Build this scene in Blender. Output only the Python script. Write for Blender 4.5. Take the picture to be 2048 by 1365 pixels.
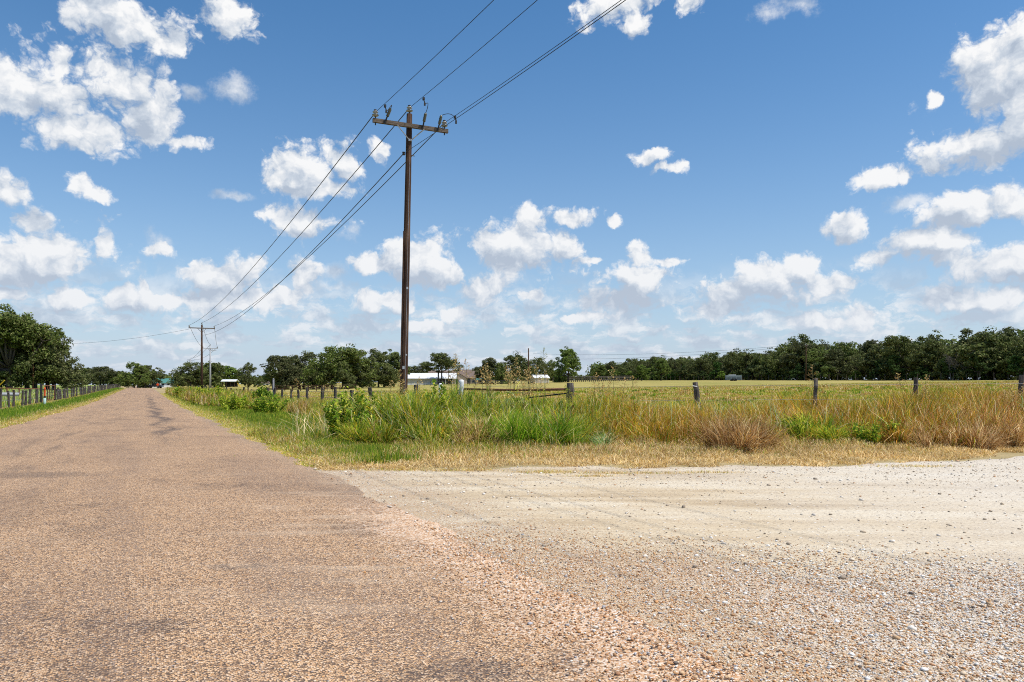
import bpy, math, random
import numpy as np

for _o in list(bpy.data.objects):
    bpy.data.objects.remove(_o, do_unlink=True)
scene = bpy.context.scene
C = scene.collection
R = math.radians

# ------------------------------------------------------------------ camera
F = 1479.0                     # focal length in photograph pixels (2048 wide), 26 mm equivalent
HY = 770.0                     # photograph row of the true horizon
EYE = 1.35
cam_d = bpy.data.cameras.new('camera')
cam = bpy.data.objects.new('camera', cam_d)
C.objects.link(cam)
cam.location = (0, 0, EYE)
cam.rotation_euler = (R(90), 0, 0)
cam_d.sensor_width = 36
cam_d.lens = 36 * F / 2048
cam_d.shift_y = (HY - 682.5) / 2048
cam_d.clip_start = 0.05
cam_d.clip_end = 12000
scene.camera = cam
scene.render.resolution_x = 1024
scene.render.resolution_y = 682
scene.render.engine = 'CYCLES'
cy = scene.cycles
cy.use_adaptive_sampling = True
cy.adaptive_threshold = 0.015
cy.adaptive_min_samples = 20
cy.use_denoising = False
cy.max_bounces = 6
cy.diffuse_bounces = 2
cy.glossy_bounces = 2
cy.transmission_bounces = 3
cy.transparent_max_bounces = 4
cy.caustics_reflective = False
cy.caustics_refractive = False
cy.pixel_filter_type = 'BLACKMAN_HARRIS'
cy.filter_width = 1.05
scene.view_settings.view_transform = 'Standard'
scene.view_settings.look = 'None'
scene.view_settings.exposure = 0.0
scene.view_settings.gamma = 1.0
scene.view_settings.use_curve_mapping = False


# ------------------------------------------------------------------ node helpers
class G:
    def __init__(s, nt):
        s.nt = nt
        nt.nodes.clear()

    def put(s, sock, v):
        if isinstance(v, bpy.types.NodeSocket):
            s.nt.links.new(v, sock)
        elif v is not None:
            if sock.type == 'RGBA' and not hasattr(v, '__len__'):
                v = (v, v, v, 1)
            elif sock.type == 'RGBA' and len(v) == 3:
                v = (*v, 1)
            sock.default_value = v

    def n(s, kind, ins=(), **props):
        nd = s.nt.nodes.new(kind)
        for k, v in props.items():
            setattr(nd, k, v)
        items = ins.items() if isinstance(ins, dict) else enumerate(ins)
        for k, v in items:
            s.put(nd.inputs[k], v)
        return nd

    def m(s, op, a, b=None, c=None, clamp=False):
        return s.n('ShaderNodeMath', [a, b, c][:1 + (b is not None) + (c is not None)], operation=op, use_clamp=clamp).outputs[0]

    def v(s, op, a, b=None, c=None):
        nd = s.n('ShaderNodeVectorMath', [x for x in (a, b, c) if x is not None], operation=op)
        return nd.outputs['Value'] if op in ('LENGTH', 'DOT_PRODUCT', 'DISTANCE') else nd.outputs[0]

    def xyz(s, x, y, z=0.0):
        return s.n('ShaderNodeCombineXYZ', [x, y, z]).outputs[0]

    def sep(s, v):
        return s.n('ShaderNodeSeparateXYZ', [v]).outputs

    def noise(s, vec, scale, detail=4, rough=0.55, dim='3D', col=False, dist=0.0, lac=2.0):
        nd = s.n('ShaderNodeTexNoise', noise_dimensions=dim)
        s.put(nd.inputs['Vector'], vec)
        nd.inputs['Scale'].default_value = scale
        nd.inputs['Detail'].default_value = detail
        nd.inputs['Roughness'].default_value = rough
        nd.inputs['Distortion'].default_value = dist
        nd.inputs['Lacunarity'].default_value = lac
        return nd.outputs['Color' if col else 'Fac']

    def voro(s, vec, scale, out='Distance', dim='3D', feature='F1', detail=0.0, rough=0.5, rnd=1.0):
        nd = s.n('ShaderNodeTexVoronoi', voronoi_dimensions=dim, feature=feature)
        s.put(nd.inputs['Vector'], vec)
        nd.inputs['Scale'].default_value = scale
        nd.inputs['Randomness'].default_value = rnd
        if 'Detail' in nd.inputs:
            nd.inputs['Detail'].default_value = detail
            nd.inputs['Roughness'].default_value = rough
        return nd.outputs[out]

    def ramp(s, fac, stops, interp='LINEAR'):
        nd = s.n('ShaderNodeValToRGB', [fac])
        cr = nd.color_ramp
        cr.interpolation = interp
        while len(cr.elements) < len(stops):
            cr.elements.new(0.5)
        for e, (p, c) in zip(cr.elements, stops):
            e.position = p
            e.color = (*c, 1) if hasattr(c, '__len__') else (c, c, c, 1)
        return nd.outputs[0]

    def mix(s, fac, a, b, mode='MIX'):
        nd = s.n('ShaderNodeMix', data_type='RGBA', blend_type=mode)
        s.put(nd.inputs[0], fac)
        s.put(nd.inputs[6], a)
        s.put(nd.inputs[7], b)
        return nd.outputs[2]

    def mr(s, v, a, b, c=0.0, d=1.0, smooth=False):
        nd = s.n('ShaderNodeMapRange', [v, a, b, c, d], interpolation_type='SMOOTHSTEP' if smooth else 'LINEAR', clamp=True)
        return nd.outputs[0]


# ------------------------------------------------------------------ sky
SUN_AZ, SUN_EL = R(108), R(62)          # to the right of the view, a little behind it, high

def build_sky():
    w = bpy.data.worlds.new('World')
    scene.world = w
    w.use_nodes = True
    g = G(w.node_tree)
    sky = g.n('ShaderNodeTexSky', sky_type='NISHITA', sun_disc=False, sun_elevation=SUN_EL, sun_rotation=SUN_AZ,
              altitude=60, air_density=1.0, dust_density=0.6, ozone_density=3.0)
    d = g.v('NORMALIZE', g.n('ShaderNodeTexCoord').outputs['Generated'])
    x, y, z = g.sep(d)
    hd = g.m('SQRT', g.m('ADD', g.m('MULTIPLY', x, x), g.m('MULTIPLY', y, y)))
    az = g.m('ARCTAN2', x, y)
    t = g.m('DIVIDE', z, g.m('MAXIMUM', hd, 0.02))
    p = g.xyz(az, t, 0.0)
    # ragged outlines: the position is pushed about by noise before the cloud bodies are looked up
    w1 = g.v('SUBTRACT', g.noise(p, 9.0, 3, 0.6, '2D', col=True), (0.5, 0.5, 0.5))
    w2 = g.v('SUBTRACT', g.noise(p, 34.0, 4, 0.6, '2D', col=True), (0.5, 0.5, 0.5))
    q = g.v('MULTIPLY_ADD', w1, (0.026, 0.024, 0), p)
    q = g.v('MULTIPLY_ADD', w2, (0.018, 0.016, 0), q)

    def lobe(px, py, rx, ry, q):
        a = math.atan((px - 1024) / F)
        k = math.hypot(F, px - 1024)
        iu, iv = F / (rx * math.cos(a) ** 2), k / ry
        u, v_ = a, (HY - py) / k
        e = g.v('MULTIPLY_ADD', q, (iu, iv, 0), (-u * iu, -v_ * iv, 0))
        return g.v('LENGTH', e)

    def union(lobes, k, q):
        cur = None
        for L in lobes:
            e = lobe(*L, q)
            cur = e if cur is None else g.m('SMOOTH_MIN', cur, e, k)
        return g.m('SUBTRACT', 1.0, cur)

    body = union(CLOUDS, 0.14, q)
    # the same bodies looked up a little towards the sun: falling off means a lit top, rising means an underside
    body_up = union(CLOUDS, 0.14, g.v('ADD', q, (0.006, 0.020, 0)))
    base = union(BASES, 0.3, q)
    wisp = union(WISPS, 0.2, q)
    puff = g.m('SUBTRACT', 0.55, g.voro(q, 17.0, dim='2D', detail=4.0, rough=0.52))
    nz = g.m('SUBTRACT', g.noise(p, 16.0, 10, 0.68, '2D'), 0.5)
    puff2 = g.m('SUBTRACT', 0.5, g.voro(q, 58.0, dim='2D', detail=3.0, rough=0.62))
    D = g.m('MULTIPLY_ADD', puff2, 0.34, g.m('MULTIPLY_ADD', puff, 0.75, body))
    D = g.m('MULTIPLY_ADD', nz, 0.85, g.m('ADD', D, 0.50))
    aw = g.m('MULTIPLY_ADD', nz, 3.0, wisp)
    a1 = g.mr(D, -0.03, 0.50, smooth=True)
    a2 = g.m('MULTIPLY', g.mr(aw, -0.05, 1.1, smooth=True), 0.75)
    a12 = g.m('MAXIMUM', a1, a2)
    # low banks of small far-off clouds near the horizon
    lv = g.m('LOGARITHM', g.m('MAXIMUM', g.m('ADD', t, 0.03), 0.002), math.e)
    hp = g.xyz(g.m('MULTIPLY', az, 21.0), g.m('MULTIPLY', lv, 6.5), 0.0)
    hp = g.v('MULTIPLY_ADD', w2, (0.9, 0.9, 0), hp)
    hn = g.noise(hp, 0.8, 7, 0.60, '2D')
    hup = g.noise(g.v('ADD', hp, (0.10, 0.42, 0)), 0.8, 5, 0.60, '2D')
    hm = g.m('MULTIPLY', g.mr(t, 0.165, 0.085, smooth=True), g.mr(t, -0.01, 0.012))
    a3 = g.m('MULTIPLY', g.m('MULTIPLY', g.mr(hn, 0.40, 0.60, smooth=True), hm), 0.80)
    low = g.m('MULTIPLY', hm, g.mr(a12, 0.5, 0.0))
    # scattered cumulus over the rest of the sky
    P = g.v('DIVIDE', d, g.xyz(*[g.m('MAXIMUM', z, 0.06)] * 3))
    on = g.noise(P, 0.9, 8, 0.55)
    om = g.m('MAXIMUM', g.mr(g.m('ABSOLUTE', az), 0.72, 0.9), g.mr(t, 0.62, 0.85))
    a4 = g.m('MULTIPLY', g.m('MULTIPLY', g.mr(on, 0.55, 0.68, smooth=True), om), g.mr(z, 0.03, 0.12))
    alpha = g.m('MAXIMUM', g.m('MAXIMUM', a12, a3), a4)
    # relief: bright where the cloud rises towards the sun, grey in its folds and under its base
    off = g.v('ADD', q, (0.007, 0.014, 0))
    rel = g.m('SUBTRACT', g.voro(off, 17.0, dim='2D', detail=4.0, rough=0.52), g.voro(q, 17.0, dim='2D', detail=4.0, rough=0.52))
    rel2 = g.m('SUBTRACT', g.noise(p, 11.0, 6, 0.55, '2D'), g.noise(g.v('ADD', p, (0.012, 0.02, 0)), 11.0, 6, 0.55, '2D'))
    dl = g.m('MAXIMUM', g.m('MINIMUM', g.m('SUBTRACT', body, body_up), 0.6), -0.75)
    sh = g.m('MULTIPLY_ADD', dl, 0.46, g.m('MULTIPLY_ADD', rel, 0.80, 0.63))
    sh = g.m('MULTIPLY_ADD', puff2, 0.34, sh)
    sh = g.m('MULTIPLY_ADD', rel2, 1.7, sh)
    gb = g.mr(base, -0.25, 0.75, smooth=True)
    sh = g.m('MULTIPLY_ADD', gb, -0.42, sh)
    sh = g.m('MULTIPLY_ADD', g.mr(D, 0.2, 1.2), 0.06, sh)
    sh = g.m('MULTIPLY_ADD', g.m('MULTIPLY', g.m('SUBTRACT', hn, hup), low), 1.3, g.m('MULTIPLY_ADD', low, 0.20, sh))
    ccol = g.ramp(sh, [(0.0, (0.43, 0.505, 0.62)), (0.35, (0.60, 0.665, 0.755)), (0.66, (0.82, 0.845, 0.88)), (0.92, (0.97, 0.97, 0.97))])
    haze = g.m('EXPONENT', g.m('DIVIDE', g.m('MAXIMUM', t, 0.0), -0.165))
    ccol = g.mix(g.m('MULTIPLY', haze, 0.55), ccol, (0.60, 0.68, 0.79))
    skyc = g.n('ShaderNodeHueSaturation', {'Hue': 0.497, 'Saturation': 1.28, 'Value': 1.0, 'Fac': 1.0, 'Color': sky.outputs[0]}).outputs[0]
    b1 = g.n('ShaderNodeBackground', [skyc, 0.137])
    bh = g.n('ShaderNodeBackground', [(0.50, 0.615, 0.79), 1.0])
    b2 = g.n('ShaderNodeBackground', [ccol, 1.0])
    mh = g.n('ShaderNodeMixShader', [g.m('MULTIPLY', haze, 0.92), b1.outputs[0], bh.outputs[0]])
    mx = g.n('ShaderNodeMixShader', [alpha, mh.outputs[0], b2.outputs[0]])
    out = g.n('ShaderNodeOutputWorld', [mx.outputs[0]])
    w.cycles.sampling_method = 'MANUAL'
    w.cycles.sample_map_resolution = 512


CLOUDS = [  # centre and radii of each cloud body, measured as directions (photograph pixels of this lens)
    (265, 52, 120, 55), (195, 18, 70, 40), (330, 78, 55, 30), (462, 25, 55, 48),
    (60, 185, 145, 85), (240, 165, 90, 55), (112, 125, 28, 40), (150, 262, 120, 48), (300, 235, 55, 60), (330, 185, 30, 32), (370, 284, 44, 18),
    (15, 382, 46, 30), (160, 372, 28, 26), (190, 390, 34, 14),
    (90, 500, 130, 70), (62, 445, 50, 32), (200, 490, 22, 34), (20, 540, 90, 34), (318, 502, 42, 17), (5, 590, 45, 22),
    (588, 345, 75, 55), (672, 330, 45, 42), (640, 380, 70, 26), (598, 438, 98, 30), (752, 302, 19, 22),
    (445, 552, 95, 42), (390, 602, 100, 26), (604, 555, 34, 52), (575, 592, 60, 30), (500, 600, 120, 22),
    (150, 598, 55, 26), (250, 602, 62, 30), (288, 575, 20, 24),
    (850, 528, 85, 58), (765, 532, 60, 26), (890, 548, 50, 30), (1040, 492, 108, 58), (1052, 440, 26, 24), (1112, 488, 45, 38), (1182, 521, 42, 10),
    (1150, 434, 52, 19), (1236, 441, 17, 15), (1300, 317, 34, 17), (1337, 340, 34, 12),
    (1286, 518, 32, 32), (1270, 560, 78, 40), (1230, 603, 90, 30), (1170, 632, 70, 13), (1338, 526, 38, 14),
    (1545, 568, 95, 48), (1600, 542, 52, 36), (1470, 592, 75, 35), (1645, 568, 62, 32), (1435, 622, 60, 20),
    (1700, 460, 38, 40), (2000, 150, 118, 112), (2050, 95, 85, 66), (1870, 196, 20, 16),
    (1950, 288, 145, 50), (2045, 258, 70, 50), (1764, 354, 64, 22), (1920, 432, 95, 45), (2020, 405, 70, 40), (1850, 490, 125, 42), (1760, 512, 60, 22),
    (2000, 530, 105, 46), (1900, 602, 110, 28), (2010, 598, 70, 32),
    (1220, 8, 88, 38), (1272, 45, 26, 28), (1378, 8, 36, 24),
    (965, 578, 58, 34), (775, 606, 76, 26), (1060, 592, 30, 15), (910, 632, 46, 18), (850, 655, 60, 12),
    (1725, 628, 48, 28), (1630, 644, 90, 18),
]
BASES = [  # the flat grey undersides
    (30, 556, 110, 30), (2000, 215, 125, 50), (1965, 318, 150, 24), (1910, 452, 110, 18), (1840, 520, 140, 16), (2000, 560, 110, 20),
    (1050, 530, 110, 18), (850, 565, 110, 18), (440, 592, 110, 16), (1270, 612, 110, 24), (1500, 618, 150, 20), (150, 622, 60, 10), (245, 625, 70, 10),
    (190, 190, 70, 30), (600, 470, 80, 12), (590, 385, 60, 14), (770, 632, 80, 10), (1920, 628, 130, 12),
]
WISPS = [(452, 178, 62, 32), (380, 190, 30, 20), (700, 462, 34, 34), (1590, 12, 70, 30), (320, 495, 60, 26), (660, 545, 45, 20), (470, 392, 45, 12), (1830, 405, 60, 18), (660, 575, 60, 16)]
build_sky()

sun_d = bpy.data.lights.new('sun', 'SUN')
sun_d.energy = 5.0
sun_d.angle = R(0.7)
sun_d.color = (1.0, 0.955, 0.88)
sun = bpy.data.objects.new('sun', sun_d)
C.objects.link(sun)
sun.location = (60, -20, 90)
sun.rotation_euler = (R(90) - SUN_EL, 0, -(SUN_AZ - R(180)))

# ------------------------------------------------------------------ mesh helpers
rng = np.random.default_rng(11)
MATS = {}

def new_mat(name):
    m = bpy.data.materials.new(name)
    m.use_nodes = True
    MATS[name] = m
    return m, G(m.node_tree)

def finish(g, col, rough=0.85, bump=None, strength=0.5, dist=0.01, spec=0.3, metal=0.0, transl=0.0):
    nor = None
    if bump is not None:
        nor = g.n('ShaderNodeBump', {'Strength': strength, 'Distance': dist, 'Height': bump}).outputs[0]
    b = g.n('ShaderNodeBsdfPrincipled', {'Base Color': col, 'Roughness': rough, 'Specular IOR Level': spec, 'Metallic': metal, 'Normal': nor})
    o = b.outputs[0]
    if transl:
        tr = g.n('ShaderNodeBsdfTranslucent', [col])
        o = g.n('ShaderNodeMixShader', [transl, o, tr.outputs[0]]).outputs[0]
    g.n('ShaderNodeOutputMaterial', [o])

def tag(o, label=None, cat=None, group=None, kind=None):
    if label: o['label'] = label
    if cat: o['category'] = cat
    if group: o['group'] = group
    if kind: o['kind'] = kind
    return o

def mesh_from(name, verts, loops, sizes, mat=None, attrs=None, smooth=False):
    """numpy arrays -> mesh datablock. loops: flat vertex indices, sizes: corners per face"""
    me = bpy.data.meshes.new(name)
    verts = np.asarray(verts, np.float32)
    loops = np.asarray(loops, np.int32).ravel()
    sizes = np.asarray(sizes, np.int32)
    me.vertices.add(len(verts))
    me.vertices.foreach_set('co', verts.ravel())
    me.loops.add(len(loops))
    me.loops.foreach_set('vertex_index', loops)
    me.polygons.add(len(sizes))
    st = np.zeros(len(sizes), np.int32)
    st[1:] = np.cumsum(sizes)[:-1]
    me.polygons.foreach_set('loop_start', st)
    if smooth:
        me.polygons.foreach_set('use_smooth', np.ones(len(sizes), bool))
    for k, a in (attrs or {}).items():
        a = np.asarray(a, np.float32)
        if a.ndim == 1:
            at = me.attributes.new(k, 'FLOAT', 'POINT')
            at.data.foreach_set('value', a)
        else:
            at = me.attributes.new(k, 'FLOAT_COLOR', 'POINT')
            if a.shape[1] == 3:
                a = np.concatenate([a, np.ones((len(a), 1), np.float32)], 1)
            at.data.foreach_set('color', a.ravel())
    me.update(calc_edges=True)
    me.validate()
    if mat: me.materials.append(mat)
    return me

def link(name, me, parent=None, loc=(0, 0, 0), rz=0.0):
    o = bpy.data.objects.new(name, me)
    C.objects.link(o)
    o.location = loc
    o.rotation_euler = (0, 0, rz)
    if parent: o.parent = parent
    return o

def empty(name, loc, rz=0.0):
    return link(name, None, None, loc, rz)


class MB:
    """collects tubes, boxes and lathes into one mesh"""
    def __init__(s):
        s.v, s.f = [], []

    def add(s, vs, fs):
        b = len(s.v)
        s.v += [tuple(v) for v in vs]
        s.f += [tuple(i + b for i in f) for f in fs]
        return s

    def box(s, c, size, rot=None):
        hx, hy, hz = [a / 2 for a in size]
        vs = np.array([(x, y, z) for z in (-hz, hz) for y in (-hy, hy) for x in (-hx, hx)])
        if rot is not None: vs = vs @ np.array(rot).T
        return s.add(vs + np.array(c), [(0, 2, 3, 1), (4, 5, 7, 6), (0, 1, 5, 4), (2, 6, 7, 3), (0, 4, 6, 2), (1, 3, 7, 5)])

    def tube(s, pts, rad, n=8, cap=True, jit=0.0):
        pts = np.array(pts, float)
        if not hasattr(rad, '__len__'): rad = [rad] * len(pts)
        tan = np.gradient(pts, axis=0)
        tan /= np.linalg.norm(tan, axis=1)[:, None] + 1e-9
        up = np.array((1.0, 0, 0)) if abs(tan[0][2]) > 0.7 else np.array((0, 0, 1.0))
        vs = []
        for p, t, r in zip(pts, tan, rad):
            a = np.cross(up, t); a /= np.linalg.norm(a) + 1e-9
            b = np.cross(t, a)
            for k in range(n):
                th = 2 * math.pi * k / n
                rr = r * (1 + (jit * (random.random() - 0.5) if jit else 0))
                vs.append(p + rr * (a * math.cos(th) + b * math.sin(th)))
        fs = []
        for i in range(len(pts) - 1):
            for k in range(n):
                j = (k + 1) % n
                fs.append((i * n + k, i * n + j, (i + 1) * n + j, (i + 1) * n + k))
        if cap:
            fs.append(tuple(range(n))[::-1])
            fs.append(tuple((len(pts) - 1) * n + k for k in range(n)))
        return s.add(vs, fs)

    def lathe(s, prof, n=14, c=(0, 0, 0), axis=None):
        """prof: (radius, height) list; axis: direction of the turning axis"""
        vs = []
        ax = np.array(axis if axis is not None else (0, 0, 1.0), float); ax /= np.linalg.norm(ax)
        u = np.cross(ax, (0.0, 1.0, 0.0)) if abs(ax[1]) < 0.9 else np.cross(ax, (1.0, 0, 0))
        u /= np.linalg.norm(u); w = np.cross(ax, u)
        for r, h in prof:
            for k in range(n):
                th = 2 * math.pi * k / n
                vs.append(np.array(c) + ax * h + r * (u * math.cos(th) + w * math.sin(th)))
        fs = []
        for i in range(len(prof) - 1):
            for k in range(n):
                j = (k + 1) % n
                fs.append((i * n + k, i * n + j, (i + 1) * n + j, (i + 1) * n + k))
        fs.append(tuple(range(n))[::-1]); fs.append(tuple((len(prof) - 1) * n + k for k in range(n)))
        return s.add(vs, fs)

    def mesh(s, name, mat, smooth=False):
        me = bpy.data.meshes.new(name)
        me.from_pydata(s.v, [], s.f)
        if smooth:
            me.polygons.foreach_set('use_smooth', [True] * len(me.polygons))
        me.materials.append(mat)
        return me

    def build(s, name, mat, parent=None, smooth=False, loc=(0, 0, 0), rz=0.0):
        return link(name, s.mesh(name, mat, smooth), parent, loc, rz)


# ------------------------------------------------------------------ terrain
PHI = math.atan(737 / F)                 # heading of the main road, left of the view
CP, SP = math.cos(PHI), math.sin(PHI)
def rs(x, y): return x * CP + y * SP, -x * SP + y * CP      # across / along the main road
def xy(r, s): return r * CP - s * SP, r * SP + s * CP
RL, RR = -4.25, 2.42                     # road edges
S_K = [-400, 12, 60, 100, 150, 200, 300, 5000]
S_Z = [0, 0, -0.30, -0.30, -0.05, 0.12, 0.40, 0.40]
def gz(x, y):
    r, s = rs(np.asarray(x, float), np.asarray(y, float))
    z = np.interp(s, S_K, S_Z)
    rise = np.clip((np.asarray(y, float) - 15.0) / 7.0, 0, 1)
    z = z + rise * np.where(r > RR, np.interp(r, [RR, 6, 36, 138, 165, 2000], [0, 0.03, 0.62, 2.5, 2.85, 2.9]), 0)
    z = z + np.where(r < RL, np.interp(-r, [-RL, 7.2, 16.7, 22, 2000], [0, 0.17, 0.72, 0.9, 1.0]), 0)
    return z
def at(px, d):
    """ground point seen in photograph column px at distance d in front of the camera"""
    x = (px - 1024) / F * d
    return x, d, float(gz(x, d))

def grid_mesh(name, X, Y, Z, mat):
    ny, nx = X.shape
    v = np.stack([X, Y, Z], -1).reshape(-1, 3)
    i = np.arange(ny * nx).reshape(ny, nx)
    q = np.stack([i[:-1, :-1], i[:-1, 1:], i[1:, 1:], i[1:, :-1]], -1).reshape(-1, 4)
    return mesh_from(name, v, q, np.full(len(q), 4), mat, smooth=True)

rl = np.unique(np.concatenate([[-3000, -1500, -800, -400, -200, -120, -80, -50, -35, -22, -16.7, -12, -9, -7.2, -6, -5, RL, -2, 0, 1.2, RR], np.arange(3, 26, 1.0), [28, 32, 36],
                               np.linspace(45, 165, 14), [200, 300, 500, 900, 1600, 3000]]))
sl = np.unique(np.concatenate([[-400, -200, -100, -50, -25], np.linspace(-12, 30, 43), np.linspace(30, 60, 11), np.linspace(60, 100, 9), np.linspace(100, 300, 21),
                               [350, 420, 520, 700, 1000, 1500, 2500, 4000, 5000]]))

# ground: mown pasture, verge and left meadow in one sheet
m, g = new_mat('pasture_ground')
pos = g.n('ShaderNodeNewGeometry').outputs['Position']
px_, py_, pz_ = g.sep(pos)
r_ = g.v('DOT_PRODUCT', pos, (CP, SP, 0))
n1 = g.noise(g.v('MULTIPLY', pos, (0.035, 0.10, 0)), 1.0, 6, 0.65)
n2 = g.noise(pos, 1.6, 6, 0.65)
n3 = g.noise(pos, 14.0, 4, 0.7)
k = g.m('MULTIPLY_ADD', n2, 0.45, g.m('MULTIPLY', n1, 0.75))
past = g.ramp(k, [(0.36, (0.155, 0.165, 0.036)), (0.52, (0.235, 0.215, 0.056)), (0.64, (0.33, 0.268, 0.085)), (0.80, (0.40, 0.325, 0.130))])
left = g.ramp(k, [(0.35, (0.115, 0.175, 0.028)), (0.55, (0.17, 0.225, 0.040)), (0.72, (0.33, 0.33, 0.14))])
verge = g.ramp(k, [(0.35, (0.20, 0.155, 0.07)), (0.6, (0.32, 0.25, 0.125)), (0.8, (0.42, 0.33, 0.18))])
col = g.mix(g.mr(r_, -11.0, -8.0), left, verge)
col = g.mix(g.m('MULTIPLY', g.mr(r_, 8.0, 10.5), g.mr(py_, 15.5, 18.5)), col, past)
col = g.mix(0.5, col, g.mix(n3, (0.3, 0.3, 0.3, 1), (1, 1, 1, 1)), 'MULTIPLY')
col = g.n('ShaderNodeHueSaturation', {'Value': 1.35, 'Saturation': 1.0, 'Hue': 0.5, 'Fac': 1.0, 'Color': col}).outputs[0]
finish(g, col, 0.95, g.m('MULTIPLY_ADD', n3, 0.6, n2), 0.6, 0.08, spec=0.1)
RG, SG = np.meshgrid(rl, sl)
XG, YG = xy(RG, SG)
tag(link('ground', grid_mesh('ground', XG, YG, gz(XG, YG), m)), kind='structure')

# road: worn chip seal
m, g = new_mat('chip_seal')
pos = g.n('ShaderNodeNewGeometry').outputs['Position']
r_ = g.v('DOT_PRODUCT', pos, (CP, SP, 0))
s_ = g.v('DOT_PRODUCT', pos, (-SP, CP, 0))
p2 = g.xyz(r_, s_, 0.0)
cell = g.voro(p2, 95.0, 'Color', '2D')
cd = g.voro(p2, 95.0, 'Distance', '2D')
cell2 = g.voro(p2, 42.0, 'Color', '2D')
c1 = g.sep(cell)[0]
chips = g.ramp(c1, [(0.0, (0.050, 0.040, 0.036)), (0.15, (0.14, 0.090, 0.058)), (0.28, (0.32, 0.195, 0.108)), (0.46, (0.50, 0.295, 0.145)), (0.60, (0.60, 0.395, 0.215)),
                    (0.76, (0.66, 0.46, 0.285)), (0.88, (0.72, 0.56, 0.40)), (0.95, (0.56, 0.29, 0.10)), (1.0, (0.34, 0.33, 0.34))])
chips = g.mix(0.14, chips, (0.60, 0.39, 0.22, 1))
chips = g.mix(g.mr(cd, 0.42, 0.66), chips, (0.085, 0.062, 0.046, 1))
chips = g.mix(g.m('MULTIPLY', g.m('GREATER_THAN', g.sep(cell2)[1], 0.90), 0.5), chips, (0.10, 0.07, 0.055, 1))
big = g.noise(p2, 0.55, 5, 0.6, '2D')
mid = g.noise(p2, 3.2, 5, 0.65, '2D')
# tar bleeding through along the wheel track and in patches
trk = g.m('ABSOLUTE', g.m('SUBTRACT', g.m('ADD', r_, g.m('MULTIPLY', g.m('SUBTRACT', g.noise(g.xyz(0.0, g.m('MULTIPLY', s_, 0.16), 0.0), 1.0, 4, 0.6), 0.5), 2.2)), 0.62))
trn = g.noise(g.xyz(g.m('MULTIPLY', r_, 2.4), g.m('MULTIPLY', s_, 0.30), 0.0), 1.0, 6, 0.68, '2D')
streak = g.m('MULTIPLY', g.m('MULTIPLY', g.mr(trk, 0.45, 0.04, smooth=True), g.mr(trn, 0.34, 0.52, smooth=True)), g.m('MULTIPLY', g.mr(s_, 17.0, 24.0), g.mr(s_, 140.0, 90.0)))
trk2 = g.m('ABSOLUTE', g.m('ADD', r_, 1.9))
streak2 = g.m('MULTIPLY', g.m('MULTIPLY', g.mr(trk2, 1.5, 0.1, smooth=True), g.mr(trn, 0.46, 0.70, smooth=True)), 0.6)
patch = g.m('MULTIPLY', g.mr(big, 0.55, 0.70, smooth=True), g.mr(mid, 0.40, 0.62, smooth=True))
def spot(x, y, rx, ry):
    e = g.v('MULTIPLY_ADD', g.v('MULTIPLY_ADD', g.v('SUBTRACT', g.noise(p2, 5.0, 5, 0.65, '2D', col=True), (0.5, 0.5, 0.5)), (0.55, 0.55, 0), pos), (1 / rx, 1 / ry, 0), (-x / rx, -y / ry, 0))
    return g.mr(g.v('LENGTH', g.v('MULTIPLY', e, (1, 1, 0))), 1.0, 0.3, smooth=True)
tar = g.m('MAXIMUM', g.m('MAXIMUM', streak, streak2), g.m('MULTIPLY', patch, 0.45))
for sp in ((-2.05, 5.45, 0.30, 0.13), (-1.2, 6.9, 0.8, 0.5), (-0.75, 5.75, 0.30, 0.05), (-2.0, 4.1, 0.35, 0.16), (-0.2, 3.45, 0.5, 0.22), (0.45, 3.6, 0.4, 0.3), (-7.2, 11.0, 1.6, 0.6)):
    tar = g.m('MAXIMUM', tar, g.m('MULTIPLY', spot(*sp), 0.62))
wear = g.mr(g.noise(g.xyz(g.m('MULTIPLY', r_, 0.9), g.m('MULTIPLY', s_, 0.16), 0.0), 1.0, 5, 0.6, '2D'), 0.42, 0.66, smooth=True)
chips = g.mix(g.m('MULTIPLY', wear, g.m('MULTIPLY', g.m('LESS_THAN', g.sep(cell)[1], 0.5), 0.6)), chips, (0.19, 0.135, 0.10, 1))
ck = g.voro(g.v('MULTIPLY_ADD', g.v('SUBTRACT', g.noise(p2, 1.6, 5, 0.6, '2D', col=True), (0.5, 0.5, 0.5)), (0.7, 0.7, 0), g.v('MULTIPLY', p2, (0.55, 0.9, 0))), 1.0, 'Distance', '2D', 'DISTANCE_TO_EDGE')
crack = g.m('MULTIPLY', g.mr(ck, 0.022, 0.006), g.m('MULTIPLY', g.mr(trk, 1.5, 0.5), g.m('MULTIPLY', g.mr(s_, 16.0, 22.0), g.mr(mid, 0.40, 0.55))))
tar = g.m('MAXIMUM', tar, g.m('MULTIPLY', crack, 0.9))
tarcol = g.mix(g.m('MULTIPLY', c1, 0.55), (0.055, 0.046, 0.045, 1), chips)
col = g.mix(g.m('MULTIPLY', tar, 0.92), chips, tarcol)
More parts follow.
